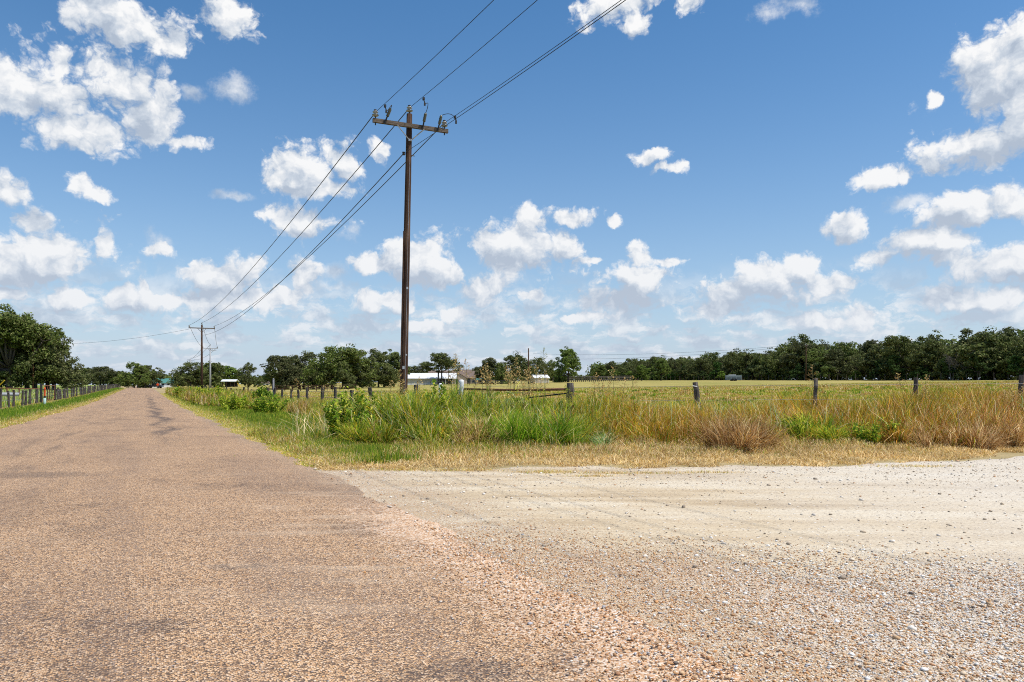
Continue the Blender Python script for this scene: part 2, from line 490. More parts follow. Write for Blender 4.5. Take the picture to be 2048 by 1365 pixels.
# dust dragged out of the side road
dk = g.noise(g.xyz(g.m('MULTIPLY', g.sep(pos)[0], 0.32), g.m('MULTIPLY', g.sep(pos)[1], 1.9), 0.0), 1.0, 6, 0.62, '2D')
dm = g.m('MULTIPLY', g.m('MULTIPLY', g.mr(r_, -2.2, 2.2), g.mr(dk, 0.54, 0.70, smooth=True)), g.m('MULTIPLY', g.mr(s_, 13.0, 10.5), g.mr(s_, 2.0, 5.0)))
col = g.mix(g.m('MULTIPLY', dm, 0.35), col, (0.56, 0.44, 0.31, 1))
ed = g.m('MULTIPLY', g.mr(g.m('ADD', r_, g.m('MULTIPLY', mid, 0.5)), 2.25, 2.75), g.mr(s_, 7.5, 10.0, 0.0, 0.45))
col = g.mix(ed, col, (0.32, 0.25, 0.18, 1))
lo_ = g.m('MULTIPLY', g.mr(g.m('ADD', r_, g.m('MULTIPLY', g.m('ADD', mid, big), 0.9)), 2.2, 3.3, smooth=True), g.mr(s_, 9.5, 7.0))
lo_ = g.m('MULTIPLY', lo_, g.m('LESS_THAN', g.sep(cell2)[2], g.m('MULTIPLY', lo_, 1.1)))
col = g.mix(lo_, col, g.ramp(c1, [(0.0, (0.16, 0.09, 0.05)), (0.25, (0.50, 0.285, 0.145)), (0.6, (0.60, 0.42, 0.26)), (1.0, (0.74, 0.66, 0.56))]))
col = g.mix(g.mr(big, 0.3, 0.75), col, g.mix(1.0, col, (0.86, 0.85, 0.85, 1), 'MULTIPLY'))
col = g.n('ShaderNodeHueSaturation', {'Hue': 0.4975, 'Saturation': 1.02, 'Value': 1.12, 'Fac': 1.0, 'Color': col}).outputs[0]
finish(g, col, 0.82, g.m('MULTIPLY_ADD', cd, -1.0, g.m('MULTIPLY', c1, 0.5)), 0.5, 0.006, spec=0.2)
MATS['road'] = m
sr = np.unique(np.concatenate([np.arange(-30, 40, 0.25), np.arange(40, 110, 1.0), sl[(sl >= 110) & (sl <= 420)], sl[(sl >= -400) & (sl < -30)]]))
ncol = 12
edge_n = lambda s, k: 0.10 * np.sin(s * 1.7 + k) + 0.07 * np.sin(s * 4.3 + 2 * k) + 0.045 * np.sin(s * 11.1 + k * 3) + 0.12 * np.sin(s * 0.37 + k) * np.clip((s - 14) / 8, 0, 1)
Rr = np.stack([(RL + 0.6 * edge_n(sr, 1.0)) * (1 - u) + (RR + 0.05 + 0.55 * edge_n(sr, 2.6)) * u for u in np.linspace(0, 1, ncol)], 1)
Sr = np.repeat(sr[:, None], ncol, 1)
XR, YR = xy(Rr, Sr)
ZR = np.interp(Sr, S_K, S_Z) + 0.012 + 0.0004 * np.clip(Sr, 0, 300)
ZR[:, 0] -= 0.02; ZR[:, -1] -= 0.006
tag(link('road', grid_mesh('road', XR, YR, ZR, m)), kind='structure')

# side road: pale caliche gravel
m, g = new_mat('caliche')
pos = g.n('ShaderNodeNewGeometry').outputs['Position']
X_, Y_, _ = g.sep(pos)
r_ = g.v('DOT_PRODUCT', pos, (CP, SP, 0))
wob = g.noise(pos, 0.7, 5, 0.6, '2D')
fine = g.noise(pos, 30.0, 5, 0.75, '2D')
cell = g.voro(pos, 88.0, 'Color', '2D'); cd = g.voro(pos, 88.0, 'Distance', '2D')
cs = g.sep(cell)
bcell = g.sep(g.voro(pos, 24.0, 'Color', '2D')); bd = g.voro(pos, 24.0, 'Distance', '2D')
dust = g.ramp(g.noise(g.xyz(g.m('MULTIPLY', X_, 0.28), g.m('MULTIPLY', Y_, 1.5), 0.0), 1.0, 7, 0.66, '2D'),
              [(0.30, (0.50, 0.385, 0.245)), (0.46, (0.64, 0.515, 0.345)), (0.62, (0.72, 0.615, 0.45)), (0.80, (0.76, 0.68, 0.54))])
dust = g.mix(g.m('MULTIPLY', g.mr(g.m('ADD', X_, g.m('MULTIPLY', wob, 5.0)), 4.0, 9.0), 0.55), dust, (0.76, 0.71, 0.62, 1))
dust = g.mix(g.mr(fine, 0.35, 0.75), g.mix(1.0, dust, (0.70, 0.68, 0.66, 1), 'MULTIPLY'), dust)
brown = g.ramp(cs[0], [(0.0, (0.16, 0.10, 0.065)), (0.12, (0.38, 0.215, 0.11)), (0.34, (0.58, 0.345, 0.175)), (0.55, (0.66, 0.46, 0.28)), (0.74, (0.66, 0.54, 0.40)), (0.88, (0.74, 0.70, 0.65)), (1.0, (0.60, 0.33, 0.14))])
white = g.ramp(cs[0], [(0.0, (0.30, 0.21, 0.14)), (0.2, (0.60, 0.45, 0.31)), (0.45, (0.70, 0.60, 0.48)), (0.7, (0.77, 0.72, 0.65)), (1.0, (0.82, 0.80, 0.76))])
lim = g.m('ADD', Y_, g.m('ADD', g.m('MULTIPLY', X_, 0.34), g.m('MULTIPLY', g.m('SUBTRACT', wob, 0.5), -2.6)))
chipm = g.mr(lim, 7.1, 5.6, smooth=True)
edgem = g.m('MULTIPLY', g.mr(g.m('ADD', r_, g.m('MULTIPLY', wob, 1.4)), 4.6, 3.4, smooth=True), 0.75)
chipm = g.m('MAXIMUM', chipm, edgem)
whm = g.mr(g.m('ADD', X_, g.m('MULTIPLY', g.m('SUBTRACT', wob, 0.5), 1.6)), 0.9, 2.6, smooth=True)
peb = g.mix(whm, brown, white)
peb = g.mix(g.mr(cd, 0.36, 0.64), peb, (0.40, 0.285, 0.185, 1))
sel = g.m('LESS_THAN', cs[1], g.m('MULTIPLY_ADD', chipm, 0.80, 0.07))
col = g.mix(g.m('MULTIPLY', sel, g.m('MULTIPLY_ADD', chipm, 0.35, 0.6)), dust, peb)
far = g.mr(Y_, 9.5, 11.5)
grit = g.m('MULTIPLY', g.m('LESS_THAN', bcell[1], g.m('MULTIPLY_ADD', far, 0.20, 0.10)), g.mr(bd, 0.34, 0.26))
col = g.mix(g.m('MULTIPLY', grit, 0.75), col, g.ramp(bcell[0], [(0.0, (0.17, 0.13, 0.10)), (0.4, (0.44, 0.35, 0.26)), (0.7, (0.70, 0.64, 0.55)), (1.0, (0.78, 0.76, 0.73))]))
hgt = g.m('ADD', g.m('MULTIPLY', g.m('MULTIPLY', cd, sel), -1.0), g.m('MULTIPLY_ADD', fine, 0.35, g.m('MULTIPLY', grit, 0.8)))
hgt = g.m('MULTIPLY_ADD', g.noise(g.xyz(g.m('MULTIPLY', X_, 0.5), g.m('MULTIPLY', Y_, 3.0), 0.0), 1.0, 3, 0.6, '2D'), 3.0, hgt)
finish(g, col, 0.92, hgt, 0.8, 0.010, spec=0.15)
def far_edge(x):
    return np.interp(x, [-6, -3.3, 0, 3.9, 9.6, 60], [11.75, 11.75, 11.95, 12.1, 13.6, 25.0]) + 0.16 * np.sin(x * 2.1) + 0.09 * np.sin(x * 5.3 + 1) + 0.12 * np.sin(x * 0.8)
xs = np.concatenate([np.linspace(-4.6, 12, 84), np.linspace(12.5, 60, 40)])
XV = np.repeat(xs[None, :], 40, 0)
lo = np.maximum((1.3 - xs * CP) / SP, -42)
hi = far_edge(xs)
tt = np.linspace(0, 1, 40)[:, None]
YV = np.where(lo < hi - 0.05, lo, hi - 0.05)[None, :] * (1 - tt) + hi[None, :] * tt
ZV = gz(XV, YV) + 0.006
tag(link('gravel_road', grid_mesh('gravel_road', XV, YV, ZV, m)), kind='structure')


# ------------------------------------------------------------------ loose stones
m, g = new_mat('loose_stone')
colr = g.n('ShaderNodeAttribute', attribute_name='col').outputs['Color']
finish(g, colr, 0.85, g.noise(g.n('ShaderNodeNewGeometry').outputs['Position'], 300.0, 3), 0.3, 0.002, spec=0.25)
PHI5 = (1 + 5 ** 0.5) / 2
ICO = np.array([(-1, PHI5, 0), (1, PHI5, 0), (-1, -PHI5, 0), (1, -PHI5, 0), (0, -1, PHI5), (0, 1, PHI5), (0, -1, -PHI5), (0, 1, -PHI5), (PHI5, 0, -1), (PHI5, 0, 1), (-PHI5, 0, -1), (-PHI5, 0, 1)]) / 1.9
ICF = np.array([(0, 11, 5), (0, 5, 1), (0, 1, 7), (0, 7, 10), (0, 10, 11), (1, 5, 9), (5, 11, 4), (11, 10, 2), (10, 7, 6), (7, 1, 8), (3, 9, 4), (3, 4, 2), (3, 2, 6), (3, 6, 8), (3, 8, 9), (4, 9, 5), (2, 4, 11), (6, 2, 10), (8, 6, 7), (9, 8, 1)])

def stones(name, xyv, size, pal, wts, label):
    n = len(xyv)
    v = np.repeat(ICO[None], n, 0) * (1 + 0.55 * (rng.random((n, 12, 1)) - 0.5))
    v *= np.stack([rng.uniform(0.75, 1.35, n), rng.uniform(0.6, 1.0, n), rng.uniform(0.35, 0.75, n)], 1)[:, None, :]
    a = rng.uniform(0, 6.283, n); ca, sa = np.cos(a)[:, None], np.sin(a)[:, None]
    v = np.stack([v[..., 0] * ca - v[..., 1] * sa, v[..., 0] * sa + v[..., 1] * ca, v[..., 2]], -1) * size[:, None, None]
    base = np.stack([xyv[:, 0], xyv[:, 1], gz(xyv[:, 0], xyv[:, 1]) + 0.007 + size * 0.22], 1)
    r, s = rs(xyv[:, 0], xyv[:, 1])
    base[:, 2] += np.where(r < 2.5, 0.008, 0)
    v = (v + base[:, None, :]).reshape(-1, 3)
    f = (ICF[None] + (np.arange(n) * 12)[:, None, None]).reshape(-1)
    c = np.array(pal)[rng.choice(len(pal), n, p=np.array(wts) / np.sum(wts))] * rng.uniform(0.75, 1.15, (n, 1))
    me = mesh_from(name, v, f, np.full(n * 20, 3), MATS['loose_stone'], {'col': np.repeat(c, 12, 0)})
    return tag(link(name, me), label, 'gravel', kind='stuff')

BRN = [(0.54, 0.30, 0.145), (0.64, 0.43, 0.25), (0.68, 0.53, 0.37), (0.40, 0.21, 0.11), (0.72, 0.66, 0.58), (0.15, 0.12, 0.10), (0.55, 0.29, 0.12), (0.42, 0.41, 0.42)]
n = 62000
u = rng.random(n)
yy = 3.0 + 4.2 * u ** 1.25
xx = rng.uniform(-1.6, 5.2, n)
r, s = rs(xx, yy)
lim = yy + 0.34 * xx + rng.normal(0, 0.35, n)
ok = (r > 2.3 - np.abs(rng.normal(0, 0.42, n)) * (yy < 6.2)) & (lim < 6.6)
sel = np.stack([xx, yy], 1)[ok]
stones('loose_chippings', sel, np.clip(rng.lognormal(math.log(0.0056), 0.34, len(sel)), 0.003, 0.016), BRN, [5, 5, 4, 2.5, 3, 0.8, 2, 1], 'orange brown and white loose chippings spilled along the asphalt edge')
n = 24000
xx = rng.uniform(0.8, 5.6, n); yy = 3.0 + 3.6 * rng.random(n) ** 1.2
ok = (rng.random(n) < np.clip((xx - 0.8) / 2.2, 0, 1)) & (yy + 0.34 * xx < 6.7 + rng.normal(0, 0.4, n))
sel = np.stack([xx, yy], 1)[ok]
stones('white_gravel', sel, np.clip(rng.lognormal(math.log(0.0058), 0.42, len(sel)), 0.004, 0.030), [(0.80, 0.77, 0.72), (0.74, 0.68, 0.59), (0.64, 0.53, 0.41), (0.58, 0.38, 0.21), (0.42, 0.36, 0.30)], [6, 5, 3, 2.5, 0.6], 'white limestone gravel at the near right of the side road')
n = 11000
xx = rng.uniform(-4.5, 13, n); yy = rng.uniform(5.0, 13.6, n)
r, s = rs(xx, yy)
dens = np.where(yy > 9.8, 0.9, 0.35) * np.where(r < 4.5, 1.6, 1)
ok = (r > 2.3) & (yy < far_edge(xx) + 0.1) & (rng.random(n) < dens)
sel = np.stack([xx, yy], 1)[ok]
stones('scattered_pebbles', sel, np.clip(rng.lognormal(math.log(0.0085), 0.45, len(sel)), 0.004, 0.030), [(0.72, 0.65, 0.56), (0.52, 0.42, 0.31), (0.30, 0.24, 0.18), (0.55, 0.34, 0.20)], [4, 4, 1.6, 1], 'scattered pale and brown pebbles on the dusty side road')

# ------------------------------------------------------------------ grass
m, g = new_mat('blade')
colr = g.n('ShaderNodeAttribute', attribute_name='col').outputs['Color']
finish(g, colr, 0.7, spec=0.08, transl=0.36)

def hexs(*a):
    """sRGB 0-255 triples (sunlit look) -> linear albedo, pulled down to foliage reflectance"""
    return [tuple(((c / 255) ** 2.2) * 1.42 for c in t) for t in a]
GREEN = hexs((84, 116, 32), (110, 138, 44), (68, 96, 28), (134, 150, 60), (98, 122, 52))
LIME = hexs((150, 165, 50), (170, 172, 62), (120, 150, 40), (185, 178, 80))
STRAW = hexs((216, 192, 142), (196, 168, 116), (228, 208, 164), (176, 146, 98), (204, 178, 124))
GOLD = hexs((172, 138, 62), (154, 118, 50), (188, 158, 84), (136, 112, 46), (160, 142, 68))
RUST = hexs((144, 106, 66), (168, 132, 90), (118, 86, 52), (186, 154, 112), (138, 102, 56))
DGOLD = hexs((172, 132, 46), (150, 110, 36), (190, 154, 70), (124, 98, 36), (160, 138, 56))
YEL = hexs((196, 160, 40), (208, 178, 62))
BLUEG = hexs((150, 170, 120), (172, 184, 140), (120, 148, 90))

def pick(pals, wts, n):
    """n colours drawn from several palettes"""
    wts = np.array(wts, float) / np.sum(wts)
    which = rng.choice(len(pals), n, p=wts)
    out = np.zeros((n, 3))
    for k, p in enumerate(pals):
        i = which == k
        p = np.array(p)
        out[i] = p[rng.integers(0, len(p), i.sum())]
    return out * rng.uniform(0.72, 1.22, (n, 1))

class Blades:
    def __init__(s): s.V, s.L, s.S, s.Cc, s.b = [], [], [], [], 0

    def add(s, pos, h, w, bend, col, segs=2, tip=None, droop=0.0, face=None, kink=0.0):
        """pos (n,3); h, w (n); bend (n,2) sideways reach of the tip; col (n,3)"""
        n = len(pos)
        if n == 0: return s
        az = rng.uniform(0, 6.283, n) if face is None else face
        sx, sy = np.cos(az) * w / 2, np.sin(az) * w / 2
        rows = []
        droop = np.asarray(droop) * np.ones(n)
        if kink:                                   # some blades are broken over, all wander a little
            droop = np.where(rng.random(n) < 0.30, rng.uniform(0.3, 0.85, n), droop)
            bend = bend * np.where(droop > 0.3, 1.35, 1.0)[:, None]
        for k in range(segs):
            t = k / segs
            c = pos + np.stack([bend[:, 0] * t ** 1.7, bend[:, 1] * t ** 1.7, h * (t - droop * t ** 3)], 1)
            ww = 1 - 0.45 * t
            if kink and k: c = c + rng.normal(0, 1, (n, 3)) * (kink * h * t)[:, None]
            rows += [c + np.stack([sx * ww, sy * ww, 0 * sx], 1), c - np.stack([sx * ww, sy * ww, 0 * sx], 1)]
        rows.append(pos + np.stack([bend[:, 0], bend[:, 1], h * (1 - droop)], 1))
        nv = 2 * segs + 1
        v = np.stack(rows, 1).reshape(-1, 3)
        cc = np.repeat(col[:, None], nv, 1)
        if tip is not None:
            f = np.array([(k // 2) / segs for k in range(2 * segs)] + [1.0])[None, :, None]
            cc = cc * (1 - f ** 1.5) + tip[:, None] * f ** 1.5
        base = s.b + np.arange(n)[:, None] * nv
        quads = [np.stack([base[:, 0] + 2 * k, base[:, 0] + 2 * k + 1, base[:, 0] + 2 * k + 3, base[:, 0] + 2 * k + 2], 1) for k in range(segs - 1)]
        tri = np.stack([base[:, 0] + 2 * segs - 2, base[:, 0] + 2 * segs - 1, base[:, 0] + 2 * segs], 1)
        for q in quads:
            s.L.append(q.ravel()); s.S.append(np.full(n, 4))
        s.L.append(tri.ravel()); s.S.append(np.full(n, 3))
        s.V.append(v); s.Cc.append(cc.reshape(-1, 3)); s.b += n * nv
        return s

    def quads(s, v, col):
        """v (n,4,3)"""
        n = len(v)
        s.V.append(v.reshape(-1, 3)); s.Cc.append(np.repeat(col, 4, 0))
        s.L.append(s.b + np.arange(4 * n)); s.S.append(np.full(n, 4)); s.b += 4 * n
        return s

    def mesh(s, name, mat='blade'):
        return mesh_from(name, np.concatenate(s.V), np.concatenate(s.L), np.concatenate(s.S), MATS[mat], {'col': np.concatenate(s.Cc)})

    def build(s, name, mat='blade', parent=None, loc=(0, 0, 0), rz=0.0):
        return link(name, s.mesh(name, mat), parent, loc, rz)

def ground_pts(x, y, sink=0.01):
    return np.stack([x, y, gz(x, y) - sink], 1)

def vnoise(x, y, sc, seed=0):
    """smooth value noise in 0..1"""
    x, y = np.asarray(x) * sc, np.asarray(y) * sc
    xi, yi = np.floor(x).astype(int), np.floor(y).astype(int)
    fx, fy = x - xi, y - yi
    fx, fy = fx * fx * (3 - 2 * fx), fy * fy * (3 - 2 * fy)
    def hsh(a, b):
        h = (a * 374761393 + b * 668265263 + seed * 974711) & 0x7fffffff
        h = ((h ^ (h >> 13)) * 1274126177) & 0x7fffffff
        return ((h ^ (h >> 16)) & 0xffff) / 65535.0
    return (hsh(xi, yi) * (1 - fx) + hsh(xi + 1, yi) * fx) * (1 - fy) + (hsh(xi, yi + 1) * (1 - fx) + hsh(xi + 1, yi + 1) * fx) * fy

def bendv(n, amt, bias=(0.0, 0.0)):
    a = rng.uniform(0, 6.283, n); r_ = np.abs(rng.normal(0, 1, n)) * amt
    return np.stack([np.cos(a) * r_ + bias[0], np.sin(a) * r_ + bias[1]], 1)

def blend_cols(n, f, pa, wa, pb, wb):
    """colour a where f=0, b where f=1 (f is a chance per blade)"""
    a, b = pick(pa, wa, n), pick(pb, wb, n)
    return np.where((rng.random(n) < f)[:, None], b, a)

def tall_front(x):
    """where the tall growth starts, coming from the side road"""
    return np.interp(x, [-9, -6, -4.6, -3, -0.6, 1.8, 3.5, 6, 9, 13, 20], [24, 19.2, 17.6, 16.6, 16.5, 16.2, 16.6, 16.0, 15.8, 16.2, 18.5]) + 1.5 * (vnoise(x, x * 0, 0.9, 3) - 0.5) + 0.6 * (vnoise(x, x * 0, 2.7, 4) - 0.5)

# 1 dry strip between the gravel and the tall growth
B = Blades()
n = 150000
x = rng.uniform(-7.5, 15.5, n)
f0, f1 = far_edge(x), tall_front(x) + 1.2
y = f0 - 0.12 + (f1 - f0) * rng.random(n) ** 1.15
r, s = rs(x, y)
cl = vnoise(x, y, 2.2, 5)
d0 = y - f0
ok = (r > RR + 0.02 + 0.18 * vnoise(s, s * 0, 2.0, 8)) & (rng.random(n) < np.clip(0.25 + 1.2 * cl, 0, 1)) & ((d0 > 0.25) | (cl > 0.50)) & ((x < 7.5) | (d0 > 0.15 + 0.6 * vnoise(x, y, 1.1, 9)))
x, y, r, s, cl, d0 = [a[ok] for a in (x, y, r, s, cl, d0)]
n = len(x)
gr = np.clip((d0 - 0.8) / 3.2, 0, 1) * np.interp(x, [-6, 0, 2, 8, 14], [1.0, 0.75, 0.35, 0.4, 0.3]) * (0.35 + 0.9 * vnoise(x, y, 0.8, 21))
gr = np.maximum(gr, 0.85 * np.clip((r - 2.9) / 0.9, 0, 1) * np.clip((y - 12.5) / 3, 0, 1) * np.clip((-1.5 - x) / 2, 0, 1))
col = blend_cols(n, np.clip(gr, 0, 0.8), [STRAW, GOLD, RUST], [6, 1.6, 1.2], [GREEN, LIME, GOLD], [3, 1.8, 2])
h = (0.05 + 0.13 * rng.random(n)) * (0.55 + 0.55 * np.clip(d0 / 2.5, 0, 1)) * (0.7 + 0.6 * cl)
B.add(ground_pts(x, y), h * (1.05 + 0.95 * np.clip((d0 - 1.6) / 2.6, 0, 1) * vnoise(x, y, 1.1, 55)), rng.uniform(0.006, 0.012, n), bendv(n, 0.12), col * (0.78 + 0.42 * vnoise(x, y, 1.7, 77))[:, None], 3, droop=0.22, kink=0.10)
tag(B.build('dry_grass'), 'short straw coloured grass strip between the pale gravel and the tall weeds', 'grass', kind='stuff')

# 2 right verge of the main road, green with a yellow fringe at the asphalt
B = Blades()
for (s0, s1, n, wd, hs) in ((12.3, 30, 110000, 0.011, 1.0), (30, 60, 75000, 0.018, 1.1), (60, 135, 60000, 0.04, 1.2)):
    s = rng.uniform(s0, s1, n)
    wid = np.interp(s, [12, 18, 30, 50, 100, 140], [1.3, 2.6, 4.4, 4.2, 4.0, 4.0])
    u = rng.random(n)
    r = RR - 0.04 + wid * u ** 0.9 * (1 + 0.35 * rng.normal(0, 1, n) * (u > 0.55)) + 0.75 * edge_n(s, 2.6) * (u < 0.3)
    x, y = xy(r, s)
    cl = vnoise(x, y, 1.4, 31)
    ok = rng.random(n) < 0.35 + 0.9 * cl
    x, y, r, s, u, cl = [a[ok] for a in (x, y, r, s, u, cl)]
    n = len(x)
    f = np.clip((r - RR - 0.25) / 1.1, 0, 1)
    col = blend_cols(n, f, [LIME, STRAW, YEL], [3, 3, 1], [GREEN, LIME, GOLD], [6, 2.0, 0.9])
    h = (0.06 + 0.14 * rng.random(n)) * (0.35 + 0.85 * f) * (0.6 + 0.8 * cl) * hs
    B.add(ground_pts(x, y), h, np.full(n, wd) * rng.uniform(0.7, 1.2, n), bendv(n, 0.06), col, 2, droop=0.1)
tag(B.build('verge_grass'), 'green roadside grass on the right verge with a yellow fringe at the asphalt', 'grass', kind='stuff')

# 3 left verge
B = Blades()
for (s0, s1, n, wd, hs) in ((0, 45, 62000, 0.014, 1.0), (45, 80, 50000, 0.026, 1.1), (80, 230, 50000, 0.06, 1.3)):
    s = rng.uniform(s0, s1, n)
    u = rng.random(n)
    r = RL + 0.05 - 3.4 * u + 0.6 * edge_n(s, 1.0) * (u < 0.3)
    x, y = xy(r, s)
    cl = vnoise(x, y, 1.2, 41)
    fr = np.clip((RL - r - 0.35) / 0.6, 0, 1) * np.clip((r + 7.0) / 0.5, 0, 1)
    dry = np.clip(1 - np.abs(r + 6.9) / 0.8, 0, 1) * np.interp(s, [50, 62, 95, 130], [0.3, 1, 1, 0.2])
    col = blend_cols(n, np.clip(fr - dry, 0, 1), [LIME, STRAW, GOLD], [2, 3, 2], [GREEN, LIME], [8, 1])
    h = (0.09 + 0.16 * rng.random(n)) * (0.4 + 0.8 * fr) * (0.6 + 0.8 * cl) * hs
    B.add(ground_pts(x, y), h, np.full(n, wd) * rng.uniform(0.7, 1.2, n), bendv(n, 0.06), col, 2, droop=0.1)
tag(B.build('left_verge_grass'), 'bright green grass strip between the asphalt and the left wooden fence', 'grass', kind='stuff')

# 4 tall growth along the side road, up to the fence line: many leaning clumps
B = Blades()
nc = 3100
cx = rng.uniform(-7.0, 16.5, nc); cu = rng.random(nc) ** 0.9
dep = np.interp(cx, [-7, -3, 2, 16], [3.6, 3.8, 3.9, 4.2])
cyy = tall_front(cx) + dep * cu
cr, cs_ = rs(cx, cyy)
ok = cr > 5.5
cx, cyy, cu = cx[ok], cyy[ok], cu[ok]
nc = len(cx)
hm = np.interp(cx, [-7, -5, -3.8, -2, 0.5, 2, 3.5, 5.5, 8, 11, 16], [0.7, 1.12, 1.32, 1.24, 1.1, 1.1, 1.03, 0.92, 1.02, 1.2, 1.32])
ch_ = hm * (0.42 + 0.58 * np.clip(cu * 2.4 + 0.05, 0, 1)) * rng.uniform(0.68, 1.12, nc) * (0.74 + 0.45 * vnoise(cx, cyy, 1.3, 71))
pv = vnoise(cx, cyy, 0.55, 61)
gold = np.clip(np.interp(cx, [-6, 0.2, 1.6, 3.0, 16], [0.06, 0.10, 0.36, 0.78, 0.86]) - 0.6 * (pv > 0.62), 0.03, 0.95)
rust = np.clip(np.interp(cx, [0, 4.2, 5.2, 6.6, 8.0, 11, 13, 16], [0, 0.15, 0.5, 0.25, 0.15, 0.6, 0.85, 0.8]) * (1.25 - 1.3 * cu), 0, 0.9)
per = rng.integers(80, 165, nc)
ci = np.repeat(np.arange(nc), per)
n = len(ci)
a_ = rng.uniform(0, 6.283, n); rr = np.abs(rng.normal(0, 0.5, n))
reach = ch_[ci] * (0.10 + 0.42 * rng.random(n))
clean = rng.normal(0, 0.12, (nc, 2)) * ch_[:, None]
bend = np.stack([np.cos(a_), np.sin(a_)], 1) * (reach * (0.35 + rr))[:, None] + clean[ci]
x = cx[ci] + np.cos(a_) * rr * 0.20; y = cyy[ci] + np.sin(a_) * rr * 0.20
h = ch_[ci] * rng.uniform(0.45, 1.12, n)
own = rng.normal(0, 0.14, nc)
col = blend_cols(n, np.clip(gold[ci] + own[ci], 0.02, 0.97), [GREEN, LIME, YEL, BLUEG, STRAW], [4.0, 4.6, 0.8, 1.3, 0.9], [DGOLD, STRAW, LIME, GREEN], [6, 1.0, 2.0, 1.4])
rc = pick([RUST, STRAW], [5, 1.8], n)
col = np.where((rng.random(n) < rust[ci])[:, None], rc, col) * rng.uniform(0.75, 1.28, nc)[ci][:, None]
tipc = col * np.where((x > 2.2)[:, None], np.array([1.25, 1.04, 0.85]), np.array([1.08, 1.04, 0.95]))
wd = np.where(x < 1.3, rng.uniform(0.010, 0.030, n), rng.uniform(0.007, 0.016, n))
B.add(ground_pts(x, y), h, wd, bend, col, 4, tip=tipc, droop=0.15, kink=0.07)
# loose dry stems leaning out of it
n = 2600
x = rng.uniform(-5.5, 15.5, n); y = tall_front(x) + 0.3 + 3.0 * rng.random(n)
B.add(ground_pts(x, y), rng.uniform(0.6, 1.3, n), np.full(n, 0.013), bendv(n, 0.45, (-0.05, -0.05)), pick([STRAW, BLUEG, YEL], [4, 1.8, .6], n), 4, droop=0.18, kink=0.06)
tag(B.build('tall_grass'), 'tall uncut grass, green on the left turning golden and rusty to the right, in front of the side fence', 'grass', kind='stuff')

# 5 tall growth along the main road fence
B = Blades()
for (s0, s1, n, wd) in ((19, 50, 90000, 0.018), (50, 140, 140000, 0.045)):
    s = rng.uniform(s0, s1, n)
    wid = np.interp(s, [19, 26, 40, 56, 140], [1.8, 2.0, 2.8, 5.2, 5.6])
    r = 9.0 - wid * rng.random(n)
    x, y = xy(r, s)
    cl = vnoise(x, y, 0.5, 81) * 0.65 + vnoise(x, y, 1.2, 83) * 0.35
    ok = rng.random(n) < np.clip((cl - 0.22) * 2.4, 0.05, 1)
    x, y, s, r, cl = [a[ok] for a in (x, y, s, r, cl)]
    n = len(x)
    h = np.clip((cl - 0.15) * 2.1, 0.25, 1.0) * rng.uniform(0.45, 1.05, n) * np.interp(s, [19, 30, 50, 62, 140], [1.0, 0.85, 1.0, 1.45, 1.35])
    col = blend_cols(n, 0.72 - 0.5 * (vnoise(x, y, 0.9, 87) > 0.62), [STRAW, GOLD, RUST], [2, 3, 1], [GREEN, LIME, YEL], [4.2, 4.5, 0.8])
    B.add(ground_pts(x, y), h, np.full(n, wd) * rng.uniform(0.6, 1.3, n), bendv(n, 0.2), col, 3, droop=0.14, kink=0.08)
tag(B.build('fence_row_weeds'), 'yellow green weeds grown up along the main road fence towards the far poles', 'grass', kind='stuff')

# 6 pasture sward behind the fence
B = Blades()
for (d0, d1, n, wd, hh) in ((18.5, 32, 120000, 0.014, 1.0), (32, 60, 110000, 0.028, 1.0), (60, 120, 80000, 0.06, 1.1)):
    y = d0 + (d1 - d0) * rng.random(n) ** 1.0
    x = rng.uniform(-0.32, 0.74, n) * y
    r, s = rs(x, y)
    ok = (r > 8.6) & (y > tall_front(x) + 3.2)
    x, y, r, s = [a[ok] for a in (x, y, r, s)]
    n = len(x)
    pv = vnoise(x * 0.18, y, 0.20, 91) * 0.75 + vnoise(x, y, 0.9, 93) * 0.25
    col = blend_cols(n, np.clip(1.45 - pv * 2.1, 0.05, 0.9), [STRAW, GOLD], [2.4, 3.4], [LIME, GREEN, GOLD], [4.0, 2.4, 1.6])
    h = (0.05 + 0.13 * rng.random(n)) * (0.6 + 0.9 * pv) * hh
    B.add(ground_pts(x, y), h, np.full(n, wd) * rng.uniform(0.7, 1.2, n), bendv(n, 0.06), col, 2, droop=0.1)
nc = 900
cy2 = 19 + 75 * rng.random(nc) ** 1.3; cx2 = rng.uniform(-0.30, 0.74, nc) * cy2
r, s_ = rs(cx2, cy2)
ok = (r > 9.5) & (cy2 > tall_front(cx2) + 3.4)
cx2, cy2 = cx2[ok], cy2[ok]
i = np.repeat(np.arange(len(cx2)), 46); n = len(i)
a = rng.uniform(0, 6.283, n); q = np.abs(rng.normal(0, .18, n)) * (1 + cy2[i] / 60)
sz = rng.uniform(0.12, 0.42, len(cx2))
hue = rng.random(len(cx2))
B.add(ground_pts(cx2[i] + q * np.cos(a), cy2[i] + q * np.sin(a)), sz[i] * rng.uniform(.5, 1.1, n), 0.010 + 0.0007 * cy2[i], bendv(n, .12), np.where((hue[i] < .55)[:, None], pick([GREEN, LIME], [3, 1], n), pick([STRAW, DGOLD, RUST], [2, 2, 1], n)), 3, droop=.2)
tag(B.build('pasture_grass'), 'mown golden green pasture grass behind the side fence', 'grass', kind='stuff')

